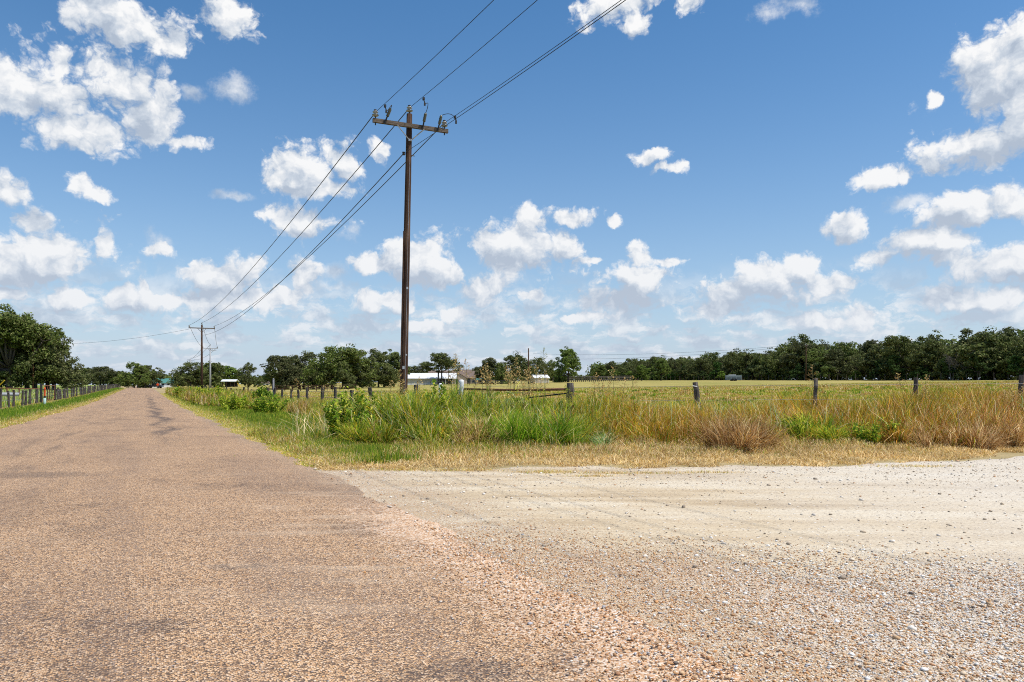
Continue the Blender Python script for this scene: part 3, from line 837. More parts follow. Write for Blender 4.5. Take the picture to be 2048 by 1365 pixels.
# 7 left meadow: pale flowering weeds behind the left fence
B = Blades()
n = 75000
s = rng.uniform(2, 180, n) ; r = -7.6 - 11.0 * np.abs(rng.normal(0, 0.55, n))
x, y = xy(r, s)
pv = vnoise(x, y, 0.5, 101)
col = blend_cols(n, np.clip(pv * 1.3 - 0.2, 0, 1), [GREEN, LIME], [3, 2], [BLUEG, LIME, STRAW], [4, 1, 2])
B.add(ground_pts(x, y), (0.15 + 0.5 * rng.random(n)) * (0.4 + pv) * np.interp(s, [40, 60, 180], [1.2, 1.0, 0.5]), np.interp(s, [30, 180], [0.03, 0.09]), bendv(n, 0.12), col, 2, droop=0.1)
tag(B.build('meadow_weeds'), 'pale flowering weeds in the meadow behind the left fence', 'weeds', kind='stuff')

# grass creeping into the gravel
B = Blades()
for cx, cyy, rx, ry, n in ((0.55, 11.35, 0.55, 0.16, 900), (1.75, 11.2, 0.9, 0.10, 700), (1.2, 10.85, 0.4, 0.06, 300), (-0.9, 11.6, 0.8, 0.14, 1100), (3.0, 11.3, 0.5, 0.07, 260), (6.6, 12.15, 0.8, 0.12, 500), (-2.0, 11.65, 0.6, 0.12, 700)):
    x = cx + rx * rng.normal(0, 0.5, n); y = cyy + ry * rng.normal(0, 0.6, n)
    B.add(ground_pts(x, y), rng.uniform(0.02, 0.075, n), rng.uniform(0.006, 0.011, n), bendv(n, 0.05), pick([STRAW, GOLD, LIME], [5, 2, 1], n), 2, droop=0.2)
tag(B.build('creeping_grass'), 'thin tufts of dry grass creeping over the far edge of the gravel', 'grass', kind='stuff')


# ------------------------------------------------------------------ single plants in the weeds
def leaf_quads(c, nrm, size, asp=1.7):
    """one pointed leaf (diamond) per centre"""
    n = len(c)
    a = np.cross(nrm, rng.normal(0, 1, (n, 3))); a /= np.linalg.norm(a, axis=1)[:, None] + 1e-9
    b = np.cross(nrm, a)
    s = np.asarray(size)[:, None] if hasattr(size, '__len__') else size
    return np.stack([c - a * s * asp / 2, c + b * s / 2, c + a * s * asp / 2, c - b * s / 2], 1)

def stem_tube(mb, p0, p1, r0, r1, n=5): mb.tube([p0, (np.array(p0) * 0.5 + np.array(p1) * 0.5 + np.array((random.uniform(-.03, .03), random.uniform(-.03, .03), 0))), p1], [r0, (r0 + r1) / 2, r1], n)

m, g = new_mat('stem')
finish(g, (0.16, 0.15, 0.05, 1), 0.8)

def weed_bush(px, d, w, h, label, pals, wts, nl=2600, lsize=0.05, cat='bush', stalks=18, name='weed_bush'):
    x, y, z = at(px, d)
    root = empty(name, (x, y, z))
    tag(root, label, cat, 'leafy weeds along the fences')
    B = Blades(); S = MB()
    for k in range(stalks):
        a = rng.uniform(0, 6.283); rr = w / 2 * math.sqrt(rng.random())
        hh = h * rng.uniform(0.6, 1.05) * (1 - 0.35 * (rr / (w / 2)) ** 2)
        tip = np.array((rr * math.cos(a), rr * math.sin(a), hh)); bot = tip * (0.45, 0.45, 0)
        stem_tube(S, bot, tip, 0.008, 0.003)
        n = nl // stalks
        t = rng.uniform(0.12, 1.0, n)
        c = bot + (tip - bot) * t[:, None] + rng.normal(0, 0.075 * max(w, .6), (n, 3)) * (0.5, 0.5, 0.35)
        nr = rng.normal(0, 1, (n, 3)) + (0, 0, 0.9); nr /= np.linalg.norm(nr, axis=1)[:, None]
        B.quads(leaf_quads(c, nr, rng.uniform(0.6, 1.3, n) * lsize, 2.4), pick(pals, wts, n))
    B.build('foliage', 'blade', root)
    S.build('stems', MATS['stem'], root)
    return root

weed_bush(688, 17.6, 1.3, 1.25, 'dark green leafy weed bush at the left end of the tall weeds', [GREEN, LIME], [3, 2], 3400, 0.042)
weed_bush(735, 18.4, 1.2, 1.35, 'tall leafy green weeds just left of the big pole base', [GREEN, LIME, YEL], [3, 3, .6], 2800, 0.042)
weed_bush(872, 18.2, 0.7, 1.65, 'upright broad leaved weed beside the shorter white pipe post', [GREEN, LIME], [4, 2], 1300, 0.05)
weed_bush(1125, 17.6, 0.7, 1.05, 'dark leafy weed in front of the grey corner post', [GREEN], [1], 1200, 0.055, stalks=9)
weed_bush(540, 36.0, 1.9, 1.15, 'dark green bush in the main road fence row, nearer of the two bushes there', [GREEN, LIME], [2, 1], 3400, 0.052)
weed_bush(520, 46.0, 1.4, 1.6, 'narrow dark bush by the grey steel post in the fence row', [GREEN, LIME], [5, 1], 1800, 0.08)
weed_bush(470, 42.0, 2.2, 1.0, 'yellow green bush in the fence row left of the dark bushes', [LIME, GREEN], [4, 2], 3600, 0.055)
weed_bush(428, 62.0, 3.6, 1.7, 'large yellow green bush below the pale far pole', [LIME, GREEN, YEL], [4, 3, .6], 5200, 0.07)
weed_bush(372, 88.0, 4.4, 1.4, 'low spreading bush at the far end of the right verge', [LIME, GREEN, GOLD], [3, 3, 1], 5200, 0.09)
weed_bush(1740, 16.3, 1.4, 0.62, 'low bright green leafy weed in golden grass, right of the second fence post', [GREEN, LIME], [2, 1.4], 2200, 0.032, stalks=26)
weed_bush(1585, 17.0, 0.9, 0.72, 'green leafy weed in the golden grass left of the second fence post', [GREEN, LIME], [3, 1], 1500, 0.036)

def tuft(px, d, w, h, n, pals, wts, label, spread=0.5, wd=0.009, cat='grass tuft', name='grass_tuft'):
    x, y, z = at(px, d)
    B = Blades()
    k_ = max(5, int(9 * w))
    sa, sr = rng.uniform(0, 6.283, k_), w / 2 * np.sqrt(rng.random(k_)) * 0.85
    sx, sy = sr * np.cos(sa), sr * np.sin(sa) * 0.8
    sh_ = h * rng.uniform(0.55, 1.12, k_) * (1 - 0.30 * (sr / (w / 2)) ** 2)
    slean = rng.normal(0, 0.16, (k_, 2)) * h + np.stack([sx, sy], 1) * 0.22 * spread
    i = rng.integers(0, k_, n)
    a = rng.uniform(0, 6.283, n); q_ = np.abs(rng.normal(0, 0.5, n))
    p = np.stack([sx[i] + np.cos(a) * q_ * 0.16, sy[i] + np.sin(a) * q_ * 0.16, np.full(n, -0.01)], 1)
    hh = sh_[i] * rng.uniform(0.35, 1.12, n)
    bend = slean[i] + np.stack([np.cos(a), np.sin(a)], 1) * (hh * q_ * 0.75)[:, None]
    shade = rng.uniform(0.78, 1.22, k_)
    B.add(p, hh, np.full(n, wd) * rng.uniform(0.7, 1.7, n), bend, pick(pals, wts, n) * shade[i][:, None], 4, droop=0.16, kink=0.08)
    return tag(B.build(name, 'blade', None, (x, y, z)), label, cat, 'big tufts in the tall grass')

VIV = hexs((104, 142, 36), (84, 122, 30), (132, 156, 48), (72, 104, 28))
tuft(1052, 16.3, 2.2, 1.0, 6500, [VIV, LIME, STRAW], [6, 1.6, .5], 'vivid green round grass tuft below the brown fence rail', 0.75)
tuft(1195, 16.2, 1.3, 0.62, 900, [BLUEG, GREEN, STRAW], [4, 2, 1.6], 'grey green arching tuft right of the vivid green one', 0.9, 0.011)
tuft(1480, 15.2, 1.75, 0.95, 3600, [RUST, STRAW, GOLD], [6, 1.6, 1], 'brown withered shrubby tuft below the leaning fence post', 0.9, 0.008)
tuft(1900, 15.6, 2.0, 0.8, 2400, [RUST, STRAW], [5, 2], 'brown withered tuft near the right end of the dry strip, left of the last post', 0.9, 0.008)
tuft(2040, 16.0, 2.1, 0.95, 2600, [RUST, STRAW, GOLD], [5, 2, 2], 'brown withered tuft in front of the rightmost fence post', 0.9, 0.008)
tuft(952, 16.8, 1.6, 0.8, 3000, [STRAW, LIME, RUST], [3, 2, 2], 'straw coloured leaning tuft left of the vivid green one', 0.9)
tuft(760, 16.9, 1.9, 0.75, 3600, [LIME, YEL, GREEN, RUST], [4, 1, 3, 1.2], 'yellow green broad bladed tuft at the foot of the leafy bush', 0.9, 0.014)
tuft(1640, 16.6, 1.4, 0.85, 2400, [LIME, GREEN, YEL], [4, 3, 1], 'broad bladed green and yellow tuft under the second fence post', 0.9, 0.015)

SEED = hexs((206, 176, 116), (180, 140, 84), (222, 196, 140))
def seed_grass(px, d, h, label, n=5, col=SEED, lean=0.12, spread=0.35):
    x, y, z = at(px, d)
    root = empty('seeding_grass', (x, y, z))
    tag(root, label, 'seeding grass', 'tall seeding grasses above the weeds')
    S = MB(); B = Blades()
    for k in range(n):
        b = np.array((rng.normal(0, spread), rng.normal(0, 0.2), 0))
        hh = h * (1 if k == 0 else rng.uniform(0.72, 0.98))
        tip = b + np.array((rng.normal(0, lean), rng.normal(0, lean), hh))
        mid = (b + tip) / 2 + np.array((rng.normal(0, 0.03), 0, 0.02))
        S.tube([b, mid, tip], [0.006, 0.005, 0.003], 5)
        # branched panicle
        for q in range(22):
            t = 0.74 + 0.26 * q / 22
            p = mid + (tip - mid) * (2 * t - 1)
            a = rng.uniform(0, 6.283); L = 0.16 * (1.25 - (t - 0.74) / 0.26) * rng.uniform(0.6, 1.2)
            e = p + np.array((math.cos(a) * L, math.sin(a) * L, L * rng.uniform(0.1, 0.7)))
            S.tube([p, e], [0.002, 0.0015], 3, cap=False)
            m_ = 5
            c = p + (e - p) * rng.uniform(0.35, 1.0, (m_, 1)) + rng.normal(0, 0.006, (m_, 3))
            B.quads(leaf_quads(c, rng.normal(0, 1, (m_, 3)) / 1.7, np.full(m_, 0.013), 2.4), pick([col], [1], m_))
        # strap leaves
        m_ = 6
        t = rng.uniform(0.1, 0.65, m_)
        B.add(b + (tip - b) * t[:, None], rng.uniform(0.25, 0.45, m_), np.full(m_, 0.02), bendv(m_, 0.3), pick([GREEN, LIME, BLUEG], [4, 2, 1], m_), 3, droop=0.45)
    B.build('seed_head', 'blade', root)
    S.build('stalk', MATS['stem'], root)

seed_grass(808, 18.4, 1.75, 'straw coloured seed heads in front of the big pole base', 4)
seed_grass(893, 19.0, 2.1, 'single thin seed stalks between the two white pipe posts', 4)
seed_grass(972, 18.6, 2.15, 'seeding grass right of the taller white pipe post', 5)
seed_grass(1000, 18.2, 1.9, 'rusty seed heads in front of the dark trees beside the house', 6)
seed_grass(1032, 18.6, 2.0, 'thick cluster of seed heads above the vivid green tuft', 8)
seed_grass(1062, 18.4, 1.8, 'seed heads in front of the small white roofed shed', 6)
seed_grass(1090, 18.8, 2.3, 'tallest open seed head, rising into the sky right of the bare pole', 1, col=hexs((150, 150, 110)), lean=0.03, spread=0.05)
seed_grass(1212, 18.0, 1.55, 'seed heads left of the pair beyond the corner post', 3)
seed_grass(1235, 18.2, 1.75, 'seed heads in front of the dark wood, right of the corner post', 4)
seed_grass(1614, 17.2, 1.75, 'single brown seed head beside the second fence post', 1, col=RUST, lean=0.03, spread=0.03)
seed_grass(1832, 17.4, 1.55, 'thin leaning seed stalks around the third fence post', 3, lean=0.25)
seed_grass(2020, 17.4, 1.5, 'drooping seed stalks beside the rightmost fence post', 4, lean=0.25)
seed_grass(1180, 18.4, 1.3, 'short green seed heads beside the grey corner post', 3, col=LIME)
seed_grass(640, 30.0, 1.7, 'seed heads in the fence row left of the leafy bush', 4)

# ------------------------------------------------------------------ trees
m, g = new_mat('leaf')
colr = g.n('ShaderNodeAttribute', attribute_name='col').outputs['Color']
oi = g.n('ShaderNodeObjectInfo').outputs['Random']
colr = g.n('ShaderNodeHueSaturation', {'Hue': g.mr(oi, 0, 1, 0.485, 0.512), 'Saturation': g.mr(oi, 0, 1, 0.85, 1.1), 'Value': g.mr(oi, 0, 1, 0.95, 1.5), 'Fac': 1.0, 'Color': colr}).outputs[0]
finish(g, colr, 0.65, spec=0.10, transl=0.28)
m, g = new_mat('bark')
pos = g.n('ShaderNodeTexCoord').outputs['Object']
bn = g.noise(g.v('MULTIPLY', pos, (6, 6, 1.2)), 1.0, 6, 0.65)
finish(g, g.ramp(bn, [(0.3, (0.035, 0.028, 0.022)), (0.6, (0.10, 0.085, 0.07)), (0.8, (0.17, 0.15, 0.13))]), 0.95, bn, 0.8, 0.05, spec=0.1)
m, g = new_mat('dead_bark')
finish(g, (0.20, 0.18, 0.165, 1), 0.9)

OAK = [(0.070, 0.094, 0.022), (0.096, 0.122, 0.030), (0.126, 0.150, 0.042), (0.056, 0.077, 0.021), (0.158, 0.172, 0.060), (0.122, 0.124, 0.046)]
ELM = [(0.100, 0.145, 0.026), (0.130, 0.172, 0.038), (0.074, 0.112, 0.024), (0.160, 0.190, 0.058)]
CEDAR = [(0.044, 0.080, 0.018), (0.060, 0.100, 0.022), (0.034, 0.062, 0.016)]

def crown_tree(seed, h, w, clear, pal, lobes=9, per=11, leaves=62, lsize=0.27, flat=0.75, trunk_r=0.28, forks=1, openness=0.0, top=None):
    """returns (trunk mesh, crown mesh). h height, w crown width, clear = height of the lowest leaves"""
    rg = np.random.default_rng(seed)
    random.seed(seed)
    T = MB(); vs, cs = [], []
    ch = h - clear
    # main limb masses
    masses = []
    for k in range(lobes):
        a = 6.283 * (k / lobes) + rg.uniform(-.5, .5)
        lev = rg.random()
        if k < lobes * 0.62:
            rr = w / 2 * rg.uniform(0.48, 0.74); zz = clear + ch * rg.uniform(0.08, 0.58)
        else:
            rr = w / 2 * rg.uniform(0.0, 0.36); zz = clear + ch * rg.uniform(0.55, 0.80)
        R_ = w * rg.uniform(0.17, 0.25)
        zz = min(zz, h - R_ * 0.8)
        masses.append((np.array((rr * math.cos(a), rr * math.sin(a), zz)), R_))
    for f in range(forks):
        bx = (f - (forks - 1) / 2) * w * 0.10
        lean = rg.uniform(-0.25, 0.25)
        fork = np.array((bx + lean * 0.6, rg.uniform(-.2, .2), max(clear * 0.9, 0.25 * h)))
        T.tube([(bx, 0, -0.3), (bx, 0, 0.25), (bx + lean * .2, 0, fork[2] * .5), fork], [trunk_r * 1.5, trunk_r * 1.05, trunk_r * .9, trunk_r * .8], 9, jit=0.2)
        for c, R_ in masses[f::forks]:
            md = (fork + c) / 2 + np.array((c[0] * 0.12, c[1] * 0.12, -0.08 * h * rg.random()))
            T.tube([fork, md, c], [trunk_r * .55, trunk_r * .32, trunk_r * .12], 6, jit=0.2)
    for c, R_ in masses:
        for j in range(per):
            dvec = rg.normal(0, 1, 3); dvec[2] = dvec[2] * 0.8 + 0.25; dvec /= np.linalg.norm(dvec)
            cc = c + dvec * R_ * rg.uniform(0.65, 1.12) * (1, 1, flat)
            if cc[2] < clear * 0.8: cc[2] = clear * 0.8 + rg.random() * 0.5
            if rg.random() < 0.4: T.tube([c, (c + cc) / 2 + rg.normal(0, .1, 3), cc], [trunk_r * .12, trunk_r * .07, trunk_r * .03], 4, cap=False)
            cr = w * rg.uniform(0.045, 0.095)
            n = int(leaves * rg.uniform(0.6, 1.3) * (1 - openness * rg.random()))
            q = rg.normal(0, 1, (n, 3)); q /= np.linalg.norm(q, axis=1)[:, None]
            rad = cr * rg.uniform(0.35, 1.0, n) ** 0.6
            pt = cc + q * rad[:, None] * (1.15, 1.15, 0.75)
            nr = q + rg.normal(0, 0.55, (n, 3)) + (0, 0, 0.35); nr /= np.linalg.norm(nr, axis=1)[:, None]
            a_ = np.cross(nr, rg.normal(0, 1, (n, 3))); a_ /= np.linalg.norm(a_, axis=1)[:, None] + 1e-9
            b_ = np.cross(nr, a_)
            sz = lsize * rg.uniform(0.55, 1.25, n)[:, None]
            vs.append(np.stack([pt - a_ * sz * .62, pt + b_ * sz * .42, pt + a_ * sz * .62, pt - b_ * sz * .42], 1))
            base = np.array(pal)[rg.integers(0, len(pal), n)]
            cs.append(base * rg.uniform(0.75, 1.25, (n, 1)) * rg.uniform(0.8, 1.2))
    v = np.concatenate(vs); cl = np.concatenate(cs)
    n = len(v)
    crown = mesh_from('crown', v.reshape(-1, 3), np.arange(4 * n), np.full(n, 4), MATS['leaf'], {'col': np.repeat(cl, 4, 0)})
    return T.mesh('trunk', MATS['bark'], True), crown

KINDS = {}
for k in range(5):                      # broad oaks
    KINDS['oak%d' % k] = (crown_tree(100 + k, 9.0, 9.5 + 0.5 * k, 0.8, OAK, lobes=15, per=12, leaves=60, lsize=0.30, trunk_r=0.26, forks=1 + (k % 2)), 9.0)
for k in range(3):                      # dense oaks leafed to the ground, as at a wood edge
    KINDS['edge%d' % k] = (crown_tree(200 + k, 9.0, 8.6, 0.1, OAK, lobes=16, per=11, leaves=64, lsize=0.31, flat=0.9, trunk_r=0.22), 9.0)
for k in range(2):                      # open topped oaks with sky showing through
    KINDS['open%d' % k] = (crown_tree(300 + k, 10.0, 8.0, 3.0, OAK, lobes=8, per=10, leaves=46, lsize=0.28, trunk_r=0.2, openness=0.5), 10.0)
for k in range(2):                      # lighter green upright trees
    KINDS['elm%d' % k] = (crown_tree(400 + k, 9.0, 7.0, 0.7, ELM, lobes=16, per=12, leaves=60, lsize=0.27, flat=1.1, trunk_r=0.18), 9.0)
for k in range(3):                      # brush
    KINDS['brush%d' % k] = (crown_tree(500 + k, 3.4, 4.6, 0.1, [CEDAR, ELM, ELM][k], lobes=8, per=9, leaves=60, lsize=0.20, flat=0.9, trunk_r=0.07), 3.4)
KINDS['high0'] = (crown_tree(450, 9.0, 8.4, 4.2, ELM, lobes=14, per=11, leaves=54, lsize=0.27, trunk_r=0.17, forks=2), 9.0)
KINDS['big0'] = (crown_tree(600, 12.0, 11.5, 1.3, OAK, lobes=24, per=19, leaves=80, lsize=0.27, trunk_r=0.42), 12.0)
KINDS['big1'] = (crown_tree(601, 9.0, 9.5, 1.0, OAK, lobes=18, per=16, leaves=76, lsize=0.25, trunk_r=0.30, forks=2), 9.0)
KINDS['cedar0'] = (crown_tree(700, 5.2, 4.0, 0.2, CEDAR, lobes=8, per=10, leaves=60, lsize=0.20, flat=1.2, trunk_r=0.1), 5.2)

def tree(kind, x, y, h, label, group, wide=1.0, rz=None, name='oak_tree', cat='tree', dz=0.0):
    (tm, cm), h0 = KINDS[kind]
    o = empty(name, (x, y, float(gz(x, y)) + dz), rng.uniform(0, 6.283) if rz is None else rz)
    k = h / h0
    o.scale = (k * wide, k * wide, k)
    tag(o, label, cat, group)
    link('trunk', tm, o); link('crown', cm, o)
    return o

def tree_px(kind, px, d, h, label, group, **kw):
    x, y, z = at(px, d)
    return tree(kind, x, y, h, label, group, **kw)

ORD = ['first', 'second', 'third', 'fourth', 'fifth', 'sixth', 'seventh', 'eighth', 'ninth', 'tenth', 'eleventh', 'twelfth', 'thirteenth', 'fourteenth', 'fifteenth', 'sixteenth',
       'seventeenth', 'eighteenth', 'nineteenth', 'twentieth', 'twenty-first', 'twenty-second', 'twenty-third', 'twenty-fourth', 'twenty-fifth', 'twenty-sixth', 'twenty-seventh',
       'twenty-eighth', 'twenty-ninth', 'thirtieth', 'thirty-first', 'thirty-second', 'thirty-third', 'thirty-fourth', 'thirty-fifth', 'thirty-sixth', 'thirty-seventh', 'thirty-eighth']

# oaks at the left
LG = 'oaks beyond the left fence'
tree_px('big0', 18, 106, 12.4, 'tallest spreading oak at the left end, thick single dark trunk', LG, wide=1.02, rz=0.6)
tree_px('big0', -75, 112, 11.5, 'large oak cut off by the left edge of the photo', LG, rz=2.0)
tree_px('big1', 62, 110, 10.2, 'twin trunked oak behind the rust coloured pole', LG, wide=1.0, rz=1.0)
tree_px('big1', 101, 113, 8.8, 'rounded oak on the right of the left group, by the gate', LG, wide=0.98, rz=3.4)
tree_px('oak0', 128, 150, 4.2, 'small low oak behind the right end of the left group', LG, wide=1.1)
LF = 'far trees along the left meadow'
for i, (px, d, h, kd) in enumerate(((135, 330, 7.2, 'edge0'), (152, 335, 7.6, 'edge1'), (168, 340, 8.4, 'edge2'), (186, 345, 8.0, 'edge0'), (204, 330, 9.2, 'oak1'), (222, 335, 7.4, 'edge1'), (238, 330, 7.2, 'edge2'), (250, 300, 6.0, 'edge0'))):
    tree_px(kd, px, d, h, 'dark far oak behind the bright left meadow, %s from the left in its row' % ORD[i], LF, wide=1.35)
RG_ = 'trees at the far end of the road'
tree_px('oak3', 272, 232, 8.4, 'broad dark oak at the road end, left one of the joined pair', RG_, wide=1.08)
tree_px('oak1', 291, 234, 7.9, 'dark oak at the road end, right one of the joined pair beside the orange sign', RG_, wide=1.12)
tree_px('edge1', 291, 225, 5.0, 'low dark oak leafed to the ground between the joined pair', RG_)
tree_px('oak4', 381, 188, 6.9, 'dark oak left of the first far brown pole', RG_, wide=1.1)
tree_px('edge2', 366, 205, 5.2, 'small dark oak right of the green roofed building', RG_, wide=0.9)
tree_px('edge0', 396, 190, 5.4, 'bushy oak right behind the first far brown pole', RG_)
tree_px('edge2', 430, 205, 7.4, 'dark round oak behind the pale steel pole', RG_, wide=1.1)
tree_px('elm0', 418, 222, 8.2, 'light green tree top rising behind the pale steel pole', RG_, wide=1.1)
tree_px('elm1', 456, 228, 7.4, 'light green tree behind the small open shed', RG_, wide=1.4)
tree_px('oak2', 496, 200, 6.6, 'round oak right of the small open shed', RG_, wide=0.8)
tree_px('brush2', 520, 190, 2.6, 'low shrub at the right foot of the round oak by the shed', RG_)
MG = 'big oaks in the middle distance'
tree_px('oak1', 560, 152, 7.6, 'broad oak with several trunks, left end of the middle oaks', MG, wide=1.12)
tree_px('oak3', 603, 156, 8.2, 'second broad oak of the middle group, left of the sky gap', MG, wide=1.0)
tree_px('oak4', 664, 148, 8.6, 'dense dark oak right of the sky gap in the middle group', MG, wide=1.0)
tree_px('oak0', 706, 150, 9.2, 'tallest dark oak of the middle group', MG, wide=1.12)
tree_px('oak2', 757, 158, 8.0, 'oak just left of the big brown pole', MG, wide=0.95)
tree_px('elm0', 788, 165, 8.6, 'lighter green oak partly hidden by the big brown pole', MG, wide=1.0)
tree_px('edge1', 733, 175, 5.4, 'low oak filling the gap left of the big brown pole', MG)
for i, (px, d, h) in enumerate(((545, 150, 4.6), (585, 150, 5.0), (628, 154, 4.4), (650, 146, 5.2), (685, 145, 5.6), (712, 150, 5.4), (775, 160, 5.2))):
    tree_px('edge%d' % (i % 3), px, d, h, 'low bushy oak under the middle oaks, %s from the left' % ORD[i], MG)
HG = 'trees around the farm buildings'
tree_px('high0', 880, 205, 9.2, 'light green spreading tree in front of the long white roof', HG, wide=1.3, dz=-0.5)
tree_px('oak3', 838, 300, 8.0, 'dark low tree behind the long white roof', HG, wide=1.3)
tree_px('edge0', 976, 205, 8.0, 'dark rounded tree right of the brown roofed house', HG, wide=1.05, dz=-0.5)
tree_px('oak0', 1028, 205, 9.6, 'tall dark oak left of the bare brown pole', HG, wide=1.1, dz=-0.5)
tree_px('edge1', 1002, 200, 6.6, 'bushy dark tree between the house tree and the tall oak', HG, dz=-0.5)
tree_px('oak4', 1078, 280, 9.0, 'farther oak behind the small white roofed shed', HG, wide=0.9)
tree_px('oak2', 1102, 290, 8.0, 'farther oak left of the bright oval tree', HG, wide=0.9)
tree_px('elm0', 1136, 215, 11.2, 'bright green oval tree standing tall before the wood', HG, wide=1.05, dz=-0.5)

# the wood along the right side of the pasture
WG = 'oaks in the front row of the right wood'
W0, W1 = np.array((108.0, 76.0)), np.array((36.0, 295.0))
WL = np.linalg.norm(W1 - W0); WD = (W1 - W0) / WL; WN = np.array((WD[1], -WD[0]))       # normal pointing away from the pasture
kinds = ['edge0', 'oak1', 'edge1', 'open0', 'edge2', 'oak3', 'edge0', 'oak4', 'open1', 'edge1', 'oak0', 'edge2']
front = []
t = 4.0; i = 0
while t < WL:
    front.append(t); t += rng.uniform(5.4, 7.0)
vis = 0
for i, t in enumerate(front):
    p = W0 + WD * t + WN * rng.uniform(-1.0, 2.0)
    px = 1024 + p[0] / p[1] * F
    hh = np.interp(t, [0, 60, 110, 140, 190, 235], [9.6, 9.4, 9.2, 8.8, 8.0, 7.2]) * rng.uniform(0.72, 1.10)
    if px < 2075:
        lab = 'dark oak in the front row of the right wood, %s from its right end' % ORD[min(vis, 37)]; vis += 1
    else:
        lab = 'dark oak of the right wood beyond the right edge of the photo'
    tree(kinds[i % 12], p[0], p[1], hh, lab, WG, wide=rng.uniform(0.92, 1.12))
WB = 'taller oaks rising behind the front row of the wood'
t = 2.0; vis = 0
while t < WL + 12:
    p = W0 + WD * t + WN * rng.uniform(7.0, 9.5)
    px = 1024 + p[0] / p[1] * F
    hh = np.interp(t, [0, 60, 110, 140, 190, 235], [11.8, 11.2, 10.8, 10.0, 8.8, 7.6]) * rng.uniform(0.80, 1.12)
    if px < 2060:
        lab = 'oak top rising behind the front row of the right wood, %s from the right' % ORD[min(vis, 37)]; vis += 1
    else:
        lab = 'tall oak of the right wood beyond the right edge of the photo'
    tree(['open0', 'oak2', 'edge1', 'open1', 'oak0', 'edge2', 'oak4'][vis % 7], p[0], p[1], hh, lab, WB, wide=rng.uniform(0.95, 1.15))
    t += rng.uniform(6.5, 9.5)
BG_ = 'brush along the foot of the wood'
vis = 0
t = 3.0
while t < WL:
    p = W0 + WD * t - WN * rng.uniform(1.0, 3.2)
    px = 1024 + p[0] / p[1] * F
    kd = ['brush0', 'brush1', 'brush0', 'cedar0', 'brush1', 'brush2'][rng.integers(0, 6)]
    hh = {'b': rng.uniform(2.4, 4.8), 'c': rng.uniform(4.0, 6.2)}[kd[0]]
    if px < 2065:
        lab = ('%s green brush at the foot of the right wood, %s clump from the right' % ('bright' if kd == 'brush2' else 'dark' if kd == 'brush1' else 'deep', ORD[min(vis, 37)])); vis += 1
    else:
        lab = 'brush of the right wood beyond the right edge of the photo'
    tree(kd, p[0], p[1], hh, lab, BG_, name='brush', cat='bush')
    t += rng.uniform(4.2, 7.5)
BT = 'lighter trees before the wood'
tree_px('elm1', 1283, 232, 5.6, 'light green young tree standing before the wood, left one of two', BT, wide=1.1)
tree_px('elm0', 1322, 226, 7.4, 'olive green tree before the wood, right one of two', BT, wide=1.1)

# grey dead tree inside the wood
def dead_tree(px, d, h, label):
    x, y, z = at(px, d)
    rg = np.random.default_rng(5)
    T = MB()
    def grow(p, dr, L, r, lev):
        q = p + dr * L
        T.tube([p, (p + q) / 2 + rg.normal(0, .06 * L, 3), q], [r, r * .8, r * .6], 5, cap=False)
        if lev:
            for _ in range(4):
                nd = dr + rg.normal(0, .62, 3) + (0, -0.15, .1); nd /= np.linalg.norm(nd)
                grow(q - dr * L * rg.uniform(0, .3), nd, L * rg.uniform(.55, .8), r * .55, lev - 1)
    grow(np.array((0, 0, -.2)), np.array((-.1, 0, 1.0)), h * .34, .16, 5)
    o = empty('dead_tree', (x, y, z))
    tag(o, label, 'tree')
    T.build('branches', MATS['dead_bark'], o)
dead_tree(1902, 141, 7.0, 'bare grey dead tree with twiggy branches in the edge of the right wood')

# one far mass of woodland closing every gap on the horizon
def far_wood(name, pts, hgt, label, n_per=520, lsz=1.0):
    vs, cs = [], []
    for (x, y), h in zip(pts, hgt):
        z = float(gz(x, y)); w = h * rng.uniform(0.9, 1.3)
        n = n_per
        q = rng.normal(0, 1, (n, 3)); q /= np.linalg.norm(q, axis=1)[:, None]
        q = q * (rng.uniform(0.5, 1.0, n)[:, None] ** 0.4) * (w / 2, w / 2, h * 0.5) * (1 + 0.25 * np.sin(q[:, :1] * 7 + q[:, 1:2] * 5))
        pt = np.array((x, y, z + h * 0.5)) + q
        nr = q / np.linalg.norm(q, axis=1)[:, None] + rng.normal(0, .5, (n, 3)); nr /= np.linalg.norm(nr, axis=1)[:, None]
        vs.append(leaf_quads(pt, nr, rng.uniform(.5, 1.2, n) * lsz, 1.5)); cs.append(np.array(OAK)[rng.integers(0, len(OAK), n)] * rng.uniform(0.8, 1.2))
    v = np.concatenate(vs); n = len(v)
    me = mesh_from(name, v.reshape(-1, 3), np.arange(4 * n), np.full(n, 4), MATS['leaf'], {'col': np.repeat(np.concatenate(cs), 4, 0)})
    return tag(link(name, me), label, 'woodland', kind='stuff')

pts, hs = [], []
for a in np.arange(-1.15, 0.35, 0.011):
    d = 640 + 60 * math.sin(a * 9) + rng.uniform(-15, 15)
    pts.append((d * math.sin(a), d * math.cos(a))); hs.append(rng.uniform(6.5, 10.5))
far_wood('distant_woodland', pts, hs, 'thin dark line of distant woodland on the horizon', 420, 1.5)
pts, hs = [], []
for t in np.arange(-20, WL + 40, 3.4):
    for off in (15, 21):
        p = W0 + WD * (t + rng.uniform(-1, 1)) + WN * (off + rng.uniform(-2, 2))
        pts.append((p[0], p[1])); hs.append(np.interp(t, [0, 110, 235], [9.4, 8.8, 7.6]) * rng.uniform(0.8, 1.05))
far_wood('inner_woodland', pts, hs, 'dark inner mass of the right wood seen between its front oaks', 460, 0.75)

